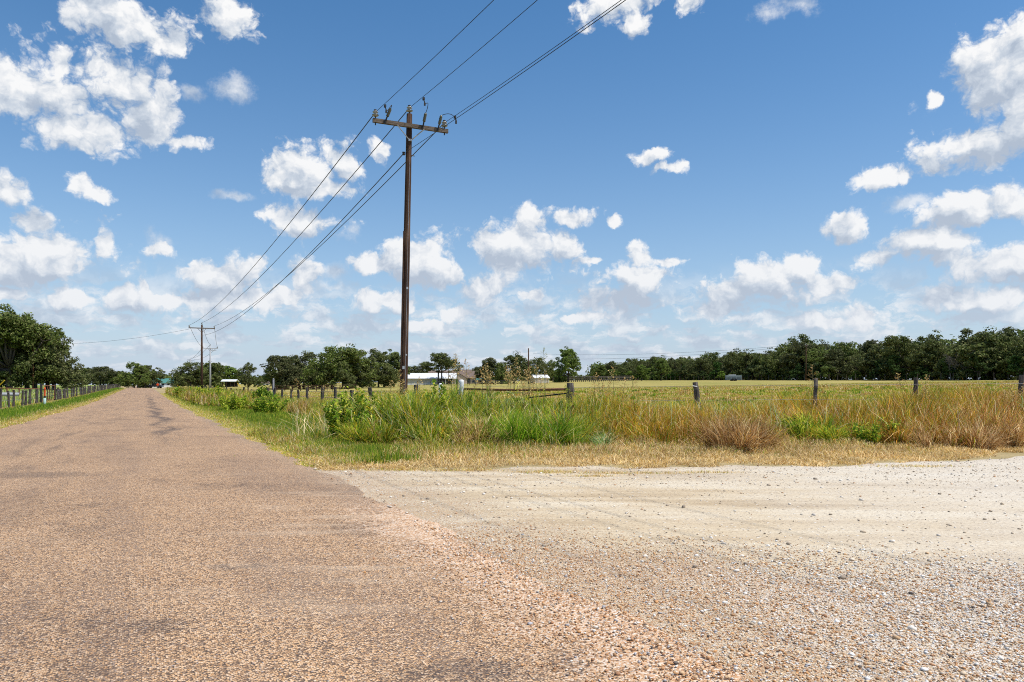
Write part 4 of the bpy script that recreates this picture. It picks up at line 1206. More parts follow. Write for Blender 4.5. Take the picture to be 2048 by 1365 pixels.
# ------------------------------------------------------------------ utility poles and lines
def wood_mat(name, c0, c1, c2, scale=(40, 40, 1.6), bump=0.6):
    m, g = new_mat(name)
    pos = g.n('ShaderNodeTexCoord').outputs['Object']
    n = g.noise(g.v('MULTIPLY', pos, scale), 1.0, 6, 0.65)
    n2 = g.noise(pos, 1.4, 4, 0.6)
    k = g.m('MULTIPLY_ADD', n2, 0.35, g.m('MULTIPLY', n, 0.8))
    finish(g, g.ramp(k, [(0.34, c0), (0.56, c1), (0.78, c2)]), 0.9, n, bump, 0.02, spec=0.15)
    return m
POLE = wood_mat('creosote_wood', (0.016, 0.010, 0.008), (0.058, 0.031, 0.021), (0.19, 0.115, 0.075), (34, 34, 0.7))
ARM = wood_mat('weathered_wood', (0.055, 0.042, 0.034), (0.135, 0.105, 0.082), (0.24, 0.20, 0.165), (3, 40, 40))
POST = wood_mat('cedar_post', (0.032, 0.026, 0.022), (0.125, 0.105, 0.090), (0.31, 0.275, 0.245), (30, 30, 3.5), 0.9)
POSTD = wood_mat('dark_cedar_post', (0.022, 0.018, 0.016), (0.075, 0.063, 0.055), (0.20, 0.175, 0.155), (30, 30, 3.5), 0.9)
GREYP = wood_mat('pale_pole', (0.27, 0.28, 0.30), (0.38, 0.39, 0.41), (0.46, 0.47, 0.48))
m, g = new_mat('porcelain'); finish(g, (0.30, 0.30, 0.29, 1), 0.25, spec=0.5); PORC = m
m, g = new_mat('brown_glaze'); finish(g, (0.085, 0.075, 0.035, 1), 0.3, spec=0.5); GLZ = m
m, g = new_mat('dark_iron'); finish(g, (0.035, 0.034, 0.034, 1), 0.6, metal=0.3); IRON = m
m, g = new_mat('galvanised'); finish(g, (0.42, 0.43, 0.45, 1), 0.5, metal=0.5); GALV = m
m, g = new_mat('wire'); finish(g, (0.03, 0.03, 0.033, 1), 0.6); WIRE = m
m, g = new_mat('fence_wire'); finish(g, (0.20, 0.20, 0.21, 1), 0.6, metal=0.2); FWIRE = m

# local frame of the big pole: x = along the crossarm (right), y = away from the viewer
P1 = np.array(at(805.5, 23.3))
ARMZ, TOPZ = 9.50, 9.92
pole_lean = 0.0
def big_pole():
    x, y, z = P1
    root = empty('utility_pole', (x, y, z), PHI * 0.92)
    tag(root, 'tall dark brown wooden utility pole with crossarm standing in the weeds', 'utility pole', 'poles along the main road')
    S = MB()
    zs = np.linspace(-0.4, TOPZ, 16)
    # leans very slightly to the right
    S.tube([(0.022 * q, 0.004 * math.sin(q * 2), q) for q in zs], np.interp(zs, [0, TOPZ], [0.128, 0.088]), 16, jit=0.05)
    S.build('shaft', POLE, root, True)
    ox = 0.022 * ARMZ
    # conduit strip along the left of the shaft
    MB().tube([(0.022 * q - 0.115, -0.045, q) for q in np.linspace(0, 6.2, 6)], 0.022, 6).build('ground_wire_moulding', POLE, root)
    A = MB().box((ox + 0.02, -0.150, ARMZ), (2.44, 0.095, 0.12))
    A.build('crossarm', ARM, root)
    for sx in (-1, 1):
        b = MB()
        p0, p1 = np.array((ox + sx * 0.44, -0.208, ARMZ - 0.055)), np.array((ox + sx * 0.03, -0.115, ARMZ - 0.44))
        b.tube([p0, p1], 0.017, 4)
        b.tube([p1 + (0, 0, .03), p1 - (0, 0, .03)], 0.03, 6)
        b.build('brace', GALV, root)
    prof = [(0.02, 0), (0.055, 0.005), (0.098, 0.03), (0.102, 0.05), (0.06, 0.075), (0.052, 0.10), (0.085, 0.125), (0.090, 0.145), (0.050, 0.17), (0.045, 0.20), (0.03, 0.215), (0.0, 0.216)]
    tops = {}
    for key, cx, cz, cyy in (('l', -1.12, ARMZ + 0.06, -0.15), ('c', 0.0, TOPZ + 0.0, 0.0), ('r', 1.12, ARMZ + 0.06, -0.15)):
        cx = cx + 0.022 * cz
        b = MB().lathe(prof, 16, (cx, cyy, cz + 0.06))
        i = b.build('insulator', PORC, root, True)
        MB().lathe([(0.103, 0.038), (0.106, 0.052), (0.09, 0.058)], 16, (cx, cyy, cz + 0.06)).build('rim', GLZ, i, True)
        MB().lathe([(0.05, 0.17), (0.052, 0.2), (0.035, 0.218), (0, 0.219)], 16, (cx, cyy, cz + 0.063)).build('cap', IRON, i, True)
        MB().tube([(cx, cyy, cz - 0.2 if key != 'c' else cz - 0.05), (cx, cyy, cz + 0.08)], 0.018, 6).build('pin', IRON, i)
        tops[key] = np.array((cx, cyy, cz + 0.255))
    # lightning arresters on slanted brackets with jumpers up to the conductors
    for key, ax, dx in (('l', -0.86, 0.11), ('c', 0.36, 0.05), ('r', 0.86, 0.06)):
        ax += ox
        d = np.array((dx, -0.05, 0.3)); d /= np.linalg.norm(d)
        p = np.array((ax, -0.235, ARMZ - 0.09))
        arr = empty('lightning_arrester', (0, 0, 0)); arr.parent = root
        MB().tube([p, p + d * 0.26], [0.028, 0.022], 6).build('bracket', IRON, arr)
        c = p + d * 0.24
        pf = [(0.03, 0)]
        for q in range(5):
            pf += [(0.052, 0.02 + q * 0.05), (0.040, 0.045 + q * 0.05)]
        pf += [(0.03, 0.28), (0.0, 0.285)]
        MB().lathe(pf, 12, c, d).build('ribbed_body', GLZ, arr, True)
        t0 = c + d * 0.28
        tp = tops[key]
        # hot line clamp hanging on the conductor a little in front of the insulator
        v = np.array((0.16, -0.55, -0.03)) if key != 'c' else np.array((0.23, -0.75, -0.0))
        cl = tp + v
        k = MB().box(cl, (0.05, 0.10, 0.07)).tube([cl, cl + (0.03, -0.02, -0.13)], [0.012, 0.02], 6).box(cl + (0.03, -.02, -0.17), (0.045, 0.045, 0.08))
        k.build('line_clamp', IRON, arr)
        e = cl + (0.035, -0.02, -0.16)
        j = [e, e + (0.07, 0, 0.02), e * .6 + t0 * .4 + (0.12, 0, 0.26), e * .25 + t0 * .75 + (0.10, 0, 0.16), t0]
        # smooth jumper
        tt = np.linspace(0, 1, 14)
        jj = [sum(math.comb(4, q) * (1 - a) ** (4 - q) * a ** q * j[q] for q in range(5)) for a in tt]
        MB().tube(jj, 0.010, 5).build('jumper_wire', WIRE, arr)
    # small things nailed to the shaft
    for hz, ax_, sz in ((1.9, -0.05, (0.07, 0.012, 0.10)), (2.3, 0.03, (0.05, 0.012, 0.05)), (4.4, 0.02, (0.06, 0.012, 0.07))):
        MB().box((0.022 * hz + ax_, -0.122 + 0.004 * hz, hz), sz).build('tag', GALV, root)
    gw_ = MB().tube([(0.022 * q + 0.055 * math.sin(1.1) - 0.04 + 0.004 * math.sin(q * 5), -0.126 + 0.0042 * q, q) for q in np.linspace(0, 8.6, 30)], 0.006, 5)
    gw_.build('ground_wire', GALV, root)
    # neutral bracket
    nz = TOPZ - 1.28
    nx = 0.022 * nz
    b = MB().tube([(nx - 0.16, -0.02, nz), (nx + 0.2, 0.02, nz - 0.02)], 0.014, 6).lathe([(0.02, -0.05), (0.05, -0.045), (0.035, 0), (0.05, 0.045), (0.02, 0.05)], 10, (nx - 0.17, -0.03, nz))
    b.build('neutral_bracket', IRON, root)
    def world(p):
        a = PHI * 0.92
        return np.array((x + p[0] * math.cos(a) - p[1] * math.sin(a), y + p[0] * math.sin(a) + p[1] * math.cos(a), z + p[2]))
    out = {k: world(v - (0, 0, .06)) for k, v in tops.items()}
    out['n'] = world(np.array((nx - 0.17, -0.06, nz)))
    return out
T1 = big_pole()

def far_pole(px, d, h, label, mat, r0=0.13, r1=0.09, arm=2.4, arm_z=0.42, name='utility_pole', second=False, rz=None, ins=True, brace=True, zoff=0.0):
    x, y, z = at(px, d)
    a = PHI if rz is None else rz
    root = empty(name, (x, y, z + zoff), a)
    tag(root, label, 'utility pole', 'poles along the main road')
    MB().tube([(0, 0, -0.3), (0, 0, h / 2), (0, 0, h)], [r0, (r0 + r1) / 2, r1], 10).build('shaft', mat, root, True)
    tops = {'n': np.array((0.12, -0.1, h - 1.3))}
    if arm:
        MB().box((0, -0.14, h - arm_z), (arm, 0.1, 0.12)).build('crossarm', ARM if mat is not GREYP else GREYP, root)
        if brace:
            for sx in (-1, 1):
                MB().tube([(sx * 0.5, -0.15, h - arm_z - .05), (sx * 0.05, -0.1, h - arm_z - .5)], 0.022, 4).build('brace', IRON, root)
        if second:
            MB().tube([(0.1, -.12, h - 0.95), (1.15, -.12, h - 0.9)], 0.05, 5).build('side_arm', mat, root)
        for key, cx, cz in (('l', -arm / 2 + .08, h - arm_z + .06), ('c', 0, h), ('r', arm / 2 - .08, h - arm_z + .06)):
            if ins:
                MB().lathe([(0.02, 0), (0.03, 0.08), (0.10, 0.10), (0.10, 0.14), (0.06, 0.17), (0.085, 0.2), (0.085, 0.23), (0.03, 0.3), (0, 0.3)], 8, (cx, -0.14 if key != 'c' else 0, cz)).build('insulator', PORC, root, True)
            tops[key] = np.array((cx, -0.14, cz + .28))
    return {k: np.array((x + v[0] * math.cos(a) - v[1] * math.sin(a), y + v[0] * math.sin(a) + v[1] * math.cos(a), z + zoff + v[2])) for k, v in tops.items()}

P2D = 94.0
h2 = EYE + (HY - 646) / F * P2D - at(403.6, P2D)[2] - 0.28
T2 = far_pole(403.6, P2D, h2, 'dark brown far utility pole with crossarm on the right verge', POLE, 0.16, 0.10, 3.1)
h3 = EYE + (HY - 692) / F * 150 - at(420.5, 150)[2]
T3 = far_pole(420.5, 150, h3, 'pale grey slender pole with double arms just right of the dark far pole', GREYP, 0.20, 0.13, 2.9, 0.55, second=True)
h4 = EYE + (HY - 718) / F * 240 - at(381, 240)[2]
T4 = far_pole(381, 240, h4, 'farthest small pole whose crossarm shows above the oak left of the dark pole', GREYP, 0.26, 0.2, 2.3, 0.5, ins=False)
h5 = EYE + (HY - 697) / F * 185 - at(1057, 185)[2]
T5 = far_pole(1057, 185, h5, 'bare brown pole without crossarm beside the small white roofed shed', POLE, 0.17, 0.14, 0)
h6 = EYE + (HY - 690) / F * 170 - at(1612, 170)[2]
T6 = far_pole(1612, 170, h6, 'thin brown pole with a crossarm against the right wood', POLE, 0.13, 0.10, 2.6, 0.25, rz=PHI + 0.5)
h7 = EYE + (HY - 688) / F * 108 - at(66, 108)[2]
m, g = new_mat('rusty_steel'); finish(g, g.ramp(g.noise(g.n('ShaderNodeTexCoord').outputs['Object'], 3.0, 5), [(0.3, (0.10, 0.040, 0.020)), (0.7, (0.26, 0.11, 0.055))]), 0.85); RUSTM = m
T7 = far_pole(66, 108, h7 + 0.3, 'rust coloured thin pole in front of the left oaks', RUSTM, 0.12, 0.09, 0)
h8 = EYE + (HY - 735) / F * 195 - at(896, 195)[2]
T8 = far_pole(897, 195, h8, 'slim dark pole before the right end of the long white roof', POLE, 0.09, 0.07, 0)

P0 = np.array((P1[0] + 33.2, P1[1] - 67.2, 0.0))
p0r = far_pole(1024, 1.0, 0.1, 'tmp', POLE) if False else None
def pole_behind():
    x, y = P0[0], P0[1]
    a = R(31)
    root = empty('utility_pole', (x, y, float(gz(x, y))), a)
    tag(root, 'next brown utility pole of the line, behind the camera and out of the photo', 'utility pole', 'poles along the main road')
    MB().tube([(0, 0, -0.3), (0, 0, 10)], [0.13, 0.09], 10).build('shaft', POLE, root, True)
    MB().box((0, -0.14, 9.55), (2.44, 0.1, 0.12)).build('crossarm', ARM, root)
    z = float(gz(x, y))
    f = lambda p: np.array((x + p[0] * math.cos(a) - p[1] * math.sin(a), y + p[0] * math.sin(a) + p[1] * math.cos(a), z + p[2]))
    return {'l': f((-1.12, -.15, 9.8)), 'c': f((0, 0, 10.2)), 'r': f((1.12, -.15, 9.8)), 'n': f((-.2, 0, 8.6))}
T0 = pole_behind()

def line(a, b, sag, rad, label, n=40):
    t = np.linspace(0, 1, n)[:, None]
    p = a * (1 - t) + b * t
    p[:, 2] -= 4 * sag * (t * (1 - t))[:, 0]
    o = MB().tube(p, rad, 5, cap=False).build('power_line', WIRE)
    return tag(o, label, 'power line', 'wires of the power line')
for key, nm in (('l', 'left crossarm end'), ('c', 'pole top'), ('r', 'right crossarm end'), ('n', 'bracket below the crossarm')):
    line(T1[key], T0[key], 1.5, 0.0075, 'dark wire from the big pole, %s, up out of the photo' % nm, 60)
    line(T1[key], T2[key], 1.05 if key != 'n' else 1.25, 0.015, 'dark sagging wire from the big pole, %s, to the far brown pole' % nm, 50)
for key, nm in (('l', 'left'), ('c', 'middle'), ('r', 'right')):
    line(T2[key], T3[key], 0.6, 0.022, 'faint %s wire between the far brown pole and the pale slender pole' % nm)
    line(T3[key], T4[key], 0.9, 0.030, 'faint %s wire from the pale slender pole to the farthest pole' % nm)
line(T2['l'] + (0, 0, -.5), np.array((T7['n'][0], T7['n'][1], at(66, 108)[2] + h7)), 0.6, 0.013, 'service wire sloping left from the far brown pole to the left oaks')
line(T6['l'], T6['l'] + np.array((-60, 75, 1.0)), 1.2, 0.025, 'upper faint wire running left from the pole against the right wood')
line(T6['r'] + (0, 0, -.1), T6['r'] + np.array((-60, 75, -0.6)), 1.2, 0.025, 'lower faint wire running left from the pole against the right wood')

# guy markers
m, g = new_mat('yellow_plastic'); finish(g, (0.72, 0.44, 0.02, 1), 0.5); YELM = m
def guy(px0, y0, px1, y1, d, label):
    a = np.array(((px0 - 1024) / F * d, d, EYE + (HY - y0) / F * d)); b = np.array(((px1 - 1024) / F * d, d, EYE + (HY - y1) / F * d))
    o = MB().tube([a, (a + b) / 2, b], 0.055, 6).build('guy_marker', YELM)
    tag(o, label, 'guy marker', 'yellow guy wire markers')
guy(-6, 776, 9.5, 761, 90, 'yellow slanting guy marker at the left edge of the photo')
guy(475, 767, 482, 775, 150, 'yellow slanting guy marker right of the small open shed')

# ------------------------------------------------------------------ fences
def post_mesh(seed, h, r, tilt=0.03, n=8):
    random.seed(seed)
    rg = np.random.default_rng(seed)
    zs = np.linspace(-0.25, h, 7)
    tx, ty = rg.normal(0, tilt, 2)
    T = MB().tube([(tx * q + rg.normal(0, .008), ty * q + rg.normal(0, .008), q) for q in zs], [r * rg.uniform(0.85, 1.12) for _ in zs], n, jit=0.3)
    return T.mesh('post', POSTD)
POSTS = [post_mesh(40 + k, 1.0, 0.075, 0.035) for k in range(8)]

def wire_run(pts, zs, rad, root, n_sub=1):
    for zz in zs:
        MB().tube([(p[0], p[1], p[2] + zz) for p in pts], rad, 4, cap=False).build('wire', FWIRE, root)

def post_fence(name, label, pts, h, rad=1.0, wires=(0.35, 0.7, 0.95), wrad=0.006, group=None, tops=None, hvar=0.1):
    o = empty(name, (0, 0, 0))
    tag(o, label, 'fence', group)
    for i, (x, y) in enumerate(pts):
        z = float(gz(x, y))
        hh = tops[i] - z if tops is not None else h * rng.uniform(1 - hvar, 1 + hvar)
        p = link('post', POSTS[i % 8], o, (x, y, z), rng.uniform(0, 6.28))
        p.scale = (rad * rng.uniform(0.8, 1.2), rad * rng.uniform(0.8, 1.2), hh)
    if wires:
        wire_run([(x, y, float(gz(x, y))) for x, y in pts], wires, wrad, o)
    return o
FG = 'wooden post and wire fences'
# left fence, both sides of the gate
post_fence('post_fence', 'weathered wooden post fence on the left, nearest the camera, before the metal gate', [xy(-7.2 + rng.normal(0, .06), s) for s in np.arange(44.5 - 2.2 * 18, 67.6, 2.2)], 1.12, 1.0, (0.5, 0.95), 0.009, FG)
post_fence('post_fence', 'long weathered wooden post fence on the left, beyond the metal gate', [xy(-7.2 + rng.normal(0, .07), s) for s in np.concatenate([[80.5, 81.6], np.arange(84, 290, 2.35)])], 1.12, 1.05, (0.5, 0.95), 0.012, FG)
# right fence along the main road
post_fence('post_fence', 'stout wooden post fence along the right side of the main road behind the weeds', [xy(8.25 + rng.normal(0, .08), s) for s in np.concatenate([[23.6], np.arange(29.5, 135, 3.05)])], 1.26, 1.05, (0.45, 0.8, 1.1), 0.008, FG)
# side road fence: corner post, leaning post and the rest
def side_fence():
    o = empty('wire_fence', (0, 0, 0))
    tag(o, 'wire fence along the side road with thick corner post and leaning post', 'fence', FG)
    data = [(1140, 20.0, 1.40, 0.10, 0.0, 'square topped grey corner post'), (1404, 19.6, 1.42, 0.070, -0.14, 'leaning dark post with a nail'), (1628, 19.2, 1.52, 0.052, 0.03, None), (1834, 18.9, 1.53, 0.054, -0.03, None), (2036, 18.7, 1.60, 0.058, 0.07, None), (2245, 18.5, 1.6, 0.07, 0.0, None), (2460, 18.4, 1.6, 0.07, 0.0, None)]
    pts = []
    for k, (px, d, top, r, lean, lab) in enumerate(data):
        x, y, z = at(px, d)
        rg = np.random.default_rng(70 + k); random.seed(70 + k)
        hh = top - z
        zs = np.linspace(-0.3, hh, 9)
        bow = rg.normal(0, .012, (9, 2)); bow[-1] *= 0.3
        rr = [r * rg.uniform(0.9, 1.12) for _ in zs]
        T = MB().tube([(lean * q + bow[i, 0], bow[i, 1], q) for i, q in enumerate(zs)], rr, 12, jit=0.25)
        p = T.build('post', POST, o, loc=(x, y, z))
        if lab: p['label'] = lab
        if k == 1:
            T2_ = MB().tube([(lean * hh * .93 - .1, -0.09, hh - .1), (lean * hh * .93 + 0.02, -0.1, hh - .12)], 0.014, 6)
            T2_.build('staple', GALV, p)
        pts.append((x, y - 0.07, z))
    for zz in (0.45, 0.85, 1.22):
        MB().tube([(p[0], p[1], p[2] + zz) for p in pts], 0.0035, 4, cap=False).build('wire', FWIRE, o)
    x0, y0, z0 = at(922, 21.5)
    for zz in (1.15, 1.3):
        MB().tube([(x0, y0, z0 + zz), pts[0][:2] + (pts[0][2] + zz - .1,)], 0.0035, 4, cap=False).build('wire', FWIRE, o)
side_fence()
# white pipe corner with a rusty rail
m, g = new_mat('white_paint')
pos = g.n('ShaderNodeTexCoord').outputs['Object']
wn = g.noise(g.v('MULTIPLY', pos, (6, 6, 2)), 1.0, 6, 0.7)
finish(g, g.ramp(wn, [(0.30, (0.26, 0.22, 0.17)), (0.40, (0.60, 0.61, 0.60)), (0.7, (0.72, 0.74, 0.74))]), 0.55, spec=0.4); WHT = m
def pipe_corner():
    x, y, z = at(922.5, 21.5)
    o = empty('pipe_corner', (x, y, z))
    tag(o, 'white pipe fence corner with a rusty horizontal rail to the grey corner post', 'fence corner', FG)
    a = MB()
    hh = 1.50 - z
    a.tube([(0, 0, -.3), (0, 0, hh - .08), (0, 0, hh - .02), (0, 0, hh)], [0.078, 0.078, 0.07, 0.035], 18)
    p = a.build('pipe_post', WHT, o, True)
    p['label'] = 'taller thicker white pipe post'
    MB().tube([(0, 0, hh - 0.48), (0, 0, hh - 0.45)], 0.084, 18).build('band', IRON, p)
    x2, y2, z2 = at(881, 23.6)
    h2_ = 1.40 - z
    q = MB().tube([(x2 - x, y2 - y, -.3), (x2 - x, y2 - y, h2_ - .05), (x2 - x, y2 - y, h2_)], [0.062, 0.062, 0.03], 16).build('pipe_post', WHT, o, True)
    q['label'] = 'shorter thinner white pipe post'
    xc, yc, zc = at(1140, 20.0)
    MB().tube([(0.07, 0, 1.225 - z), ((xc - x) * .5, (yc - y) * .5, 1.20 - z), (xc - x - .08, yc - y, 1.225 - z)], 0.034, 10).build('rail', RUSTM, o, True)
    MB().tube([(xc - x - .08, yc - y, 1.12 - z), ((xc - x) * .62, (yc - y) * .62, 0.98 - z)], 0.02, 8).build('brace_rod', IRON, o, True)
pipe_corner()
# grey steel post in the fence row
m, g = new_mat('dull_grey_paint'); finish(g, (0.17, 0.175, 0.185, 1), 0.6); PGREY = m
x, y, z = at(547, 52)
o = empty('steel_post', (x, y, z)); tag(o, 'plain grey steel post standing in the fence row before the middle oaks', 'post')
MB().tube([(0, 0, -.2), (0, 0, 1.9)], 0.06, 10).build('shaft', PGREY, o, True)
MB().lathe([(0.065, 1.9), (0.07, 1.94), (0.04, 1.97), (0, 1.975)], 10).build('cap', GALV, o, True)

# left metal gate
def gate():
    x0, y0 = xy(-7.2, 68.6); x1, y1 = xy(-7.3, 79.8)
    z = float(gz(x0, y0))
    o = empty('farm_gate', (x0, y0, z))
    tag(o, 'black and rust coloured tubular metal gate in the left fence', 'gate')
    ex = np.array((x1 - x0, y1 - y0, float(gz(x1, y1)) - z)); L = np.linalg.norm(ex)
    P = lambda t, h: tuple(ex * t + (0, 0, h))
    for t in (0.0, 1.0):
        MB().tube([P(t, -.2), P(t, 1.55)], 0.085, 8).build('gate_post', IRON, o)
    fr = MB()
    for h in (0.2, 1.4):
        fr.tube([P(0.03, h), P(0.97, h)], 0.035, 6)
    for t in (0.03, 0.97):
        fr.tube([P(t, .2), P(t, 1.4)], 0.035, 6)
    fr.build('gate_frame', RUSTM, o)
    for h in (0.5, 0.8, 1.1):
        MB().tube([P(0.03, h), P(0.97, h)], 0.022, 6).build('bar', IRON, o)
    for t in (0.25, 0.42, 0.58, 0.75):
        MB().tube([P(t, .2), P(t, 1.4)], 0.035, 6).build('upright', RUSTM if t < .6 else IRON, o)
gate()
# second pipe fence behind the left fence
def pipe_fence(label, pa, pb, n, h, rails, r, mat, name='pipe_fence'):
    o = empty(name, (0, 0, 0)); tag(o, label, 'fence', 'rail fences in the fields')
    pa, pb = np.array(pa), np.array(pb)
    pp = [pa + (pb - pa) * t for t in np.linspace(0, 1, n)]
    pz = [(p[0], p[1], float(gz(*p))) for p in pp]
    for q in pz:
        MB().tube([(q[0], q[1], q[2] - .1), (q[0], q[1], q[2] + h)], r * 1.3, 6).build('post', mat, o)
    for hh in rails:
        MB().tube([(q[0], q[1], q[2] + hh) for q in pz], r, 6).build('rail', mat, o)
pipe_fence('low rusty pipe rail running behind the left post fence', at(-40, 62)[:2], at(82, 74)[:2], 6, 0.95, (0.95,), 0.045, RUSTM)
MB_log = MB().tube([(-46.5, 62, 0.55), (-42.3, 61.5, 0.58)], 0.20, 10)
x, y, z = at(6, 56)
o = MB().tube([(-3.0, 0, 0.62), (0.9, 0.4, 0.62)], [0.16, 0.14], 10, jit=0.15).build('pale_pipe', GREYP, None, True, (x, y, z)); tag(o, 'pale thick horizontal pipe behind the leftmost fence posts', 'pipe')
pipe_fence('dark low rail fence in the dry field under the middle oaks', at(538, 128)[:2], at(712, 128)[:2], 12, 1.0, (0.55, 0.95), 0.06, POLE, 'rail_fence')
# fence at the foot of the wood
post_fence('post_fence', 'pale thin posts of the fence along the foot of the right wood', [tuple(W0 + WD * t - WN * 4.6) for t in np.arange(24, WL - 8, 2.7)], 1.35, 0.95, None, 0.01, FG)
# pens at the left end of the wood
pg = empty('stock_pen', (0, 0, 0)); tag(pg, 'grey plank stock pen fence in front of the left end of the wood', 'fence', 'rail fences in the fields')
pa, pb = np.array(at(1106, 222)[:2]), np.array(at(1262, 226)[:2])
for k, t in enumerate(np.linspace(0, 1, 40)):
    p = pa + (pb - pa) * t
    b = MB().box((p[0], p[1], float(gz(*p)) + 0.85), (0.26 if k % 3 else 0.34, 0.08, 1.7 * rng.uniform(0.85, 1.1))).build('picket', POST, pg)
for hh in (0.5, 1.1, 1.5):
    MB().tube([(pa[0], pa[1] - .1, float(gz(*pa)) + hh), (pb[0], pb[1] - .1, float(gz(*pb)) + hh)], 0.07, 5).build('rail', POST, pg)
# house yard fence
post_fence('post_fence', 'thin grey wire fence in front of the farm buildings', [at(px, 178)[:2] for px in np.arange(705, 1105, 13)], 1.15, 0.75, (0.6, 1.05), 0.014, FG)

# roadside marker
m, g = new_mat('orange_plastic'); finish(g, (0.80, 0.10, 0.02, 1), 0.5); ORG = m
m, g = new_mat('pale_green_paint'); finish(g, (0.36, 0.50, 0.46, 1), 0.6); PGR = m
x, y, z = at(89.5, 51)
o = empty('cable_marker', (x, y, z)); tag(o, 'pale green cable marker post with an orange top by the left fence', 'marker post')
MB().tube([(0, 0, -.1), (0, 0, 0.63)], 0.085, 10).build('base_tube', PGR, o, True)
MB().box((0, 0, 0.70), (0.085, 0.05, 0.14)).build('stem', IRON, o)
MB().box((0, 0, 0.995), (0.10, 0.04, 0.45)).build('marker_blade', ORG, o)
MB().lathe([(0.0, 1.22), (0.045, 1.225), (0.06, 1.27), (0.055, 1.33), (0.0, 1.36)], 10).build('marker_cap', ORG, o, True)

# ------------------------------------------------------------------ farm buildings and small far things
def metal_mat(name, c, rough=0.45, rib=9.0, axis=0):
    m, g = new_mat(name)
    pos = g.n('ShaderNodeTexCoord').outputs['Object']
    c_ = g.sep(pos)[axis]
    w = g.m('SINE', g.m('MULTIPLY', c_, 6.283 * rib / 2))
    n = g.noise(pos, 0.8, 5, 0.6)
    finish(g, g.mix(g.mr(n, 0.35, 0.75), (*[q * 0.86 for q in c], 1), (*c, 1)), rough, w, 0.4, 0.02, spec=0.4)
    return m
WROOF = metal_mat('white_metal_roof', (0.78, 0.79, 0.80))
TROOF = metal_mat('teal_metal_roof', (0.085, 0.235, 0.19))
BEIGE = metal_mat('beige_metal_wall', (0.60, 0.56, 0.46))
TANW = wood_mat('tan_siding', (0.44, 0.37, 0.31), (0.56, 0.48, 0.41), (0.62, 0.54, 0.47), (1, 1, 6), 0.3)
WALLW = wood_mat('white_siding', (0.62, 0.62, 0.62), (0.72, 0.72, 0.71), (0.78, 0.78, 0.77), (1, 1, 8), 0.3)
SHING = wood_mat('brown_shingle', (0.10, 0.075, 0.060), (0.175, 0.130, 0.105), (0.24, 0.185, 0.15), (3, 3, 7), 0.5)
m, g = new_mat('dark_glass'); finish(g, (0.02, 0.025, 0.03, 1), 0.1, spec=0.5); GLS = m
m, g = new_mat('dark_shade_and_parts'); finish(g, (0.02, 0.018, 0.016, 1), 0.9); DARK = m  # near-black: painted shade in the barn opening, plus dark shed and trailer parts

def gable(w, d, eave, ridge, over=0.35, thick=0.14, along='x'):
    """two sloping slabs; ridge runs along x"""
    b = MB()
    for s in (-1, 1):
        y1, y2 = 0.0, s * (d / 2 + over)
        z1 = ridge; z2 = eave - (ridge - eave) * over / (d / 2)
        vs = [(-w / 2 - over, y1, z1), (w / 2 + over, y1, z1), (w / 2 + over, y2, z2), (-w / 2 - over, y2, z2)]
        vs += [(a_, b_, c_ + thick) for a_, b_, c_ in vs]
        b.add(vs, [(0, 3, 2, 1), (4, 5, 6, 7), (0, 1, 5, 4), (1, 2, 6, 5), (2, 3, 7, 6), (3, 0, 4, 7)])
    return b

def walls(w, d, h, ridge=None):
    b = MB()
    hw, hd = w / 2, d / 2
    vs = [(-hw, -hd, -.3), (hw, -hd, -.3), (hw, hd, -.3), (-hw, hd, -.3), (-hw, -hd, h), (hw, -hd, h), (hw, hd, h), (-hw, hd, h)]
    fs = [(0, 1, 5, 4), (1, 2, 6, 5), (2, 3, 7, 6), (3, 0, 4, 7)]
    if ridge:
        vs += [(-hw, 0, ridge - .03), (hw, 0, ridge - .03)]
        fs = [(0, 1, 5, 4), (1, 2, 6, 9, 5), (2, 3, 7, 6), (3, 0, 4, 8, 7)]
    return b.add(vs, fs)

BD = 'farm buildings across the pasture'
def base_z(px, d, row): return EYE + (HY - row) / F * d
# long barn
d = 215
x = (860 - 1024) / F * d; z = base_z(860, d, 773.5)
o = empty('barn', (x, d, z), 0.10); tag(o, 'long low beige barn with a white metal roof and an open right end', 'barn', BD)
walls(14.8, 9, 2.3, 3.7).build('wall', BEIGE, o); gable(14.8, 9, 2.3, 3.75).build('roof', WROOF, o)
MB().box((4.6, -4.55, 1.05), (4.2, 0.12, 2.1)).build('opening_shade_panel', DARK, o)  # dark panel on the wall, painting the shade inside the open end
for px_ in (2.6, 4.4, 6.5):
    MB().box((px_, -4.68, 1.1), (0.16, 0.14, 2.2)).build('porch_post', WALLW, o)
MB().box((-2.6, -4.53, 0.55), (8.2, 0.06, 1.1)).build('wainscot', WALLW, o)
# left annex, olive grey side wall by the pole
# house
d = 222
x = (938 - 1024) / F * d; z = base_z(940, d, 772)
o = empty('farm_house', (x, d, z), 0.0); tag(o, 'tan farm house with a brown shingled roof and a front gable', 'house', BD)
walls(9.6, 9, 2.35, 4.75).build('wall', TANW, o); gable(9.6, 9, 2.35, 4.75).build('roof', SHING, o)
gw = walls(6.0, 4.4, 2.3, 3.6); gw.v = [(-2.6 + b_, -4.9 - a_ * .42, c_) for a_, b_, c_ in gw.v]
gw.build('gable_wall', TANW, o)
gr = gable(6.0, 4.4, 2.3, 3.62, 0.3); gr.v = [(-2.6 + b_, -4.9 - a_ * .42, c_) for a_, b_, c_ in gr.v]
gr.build('gable_roof', SHING, o)
for wx in (1.6, 3.4):
    wn_ = MB().box((wx, -4.54, 1.35), (0.9, 0.08, 1.1)).build('window', WALLW, o)
    MB().box((wx, -4.60, 1.35), (0.74, 0.06, 0.94)).build('pane', GLS, wn_)
MB().box((-3.2, -6.36, 1.25), (1.0, 0.06, 1.2)).build('window', GLS, o)
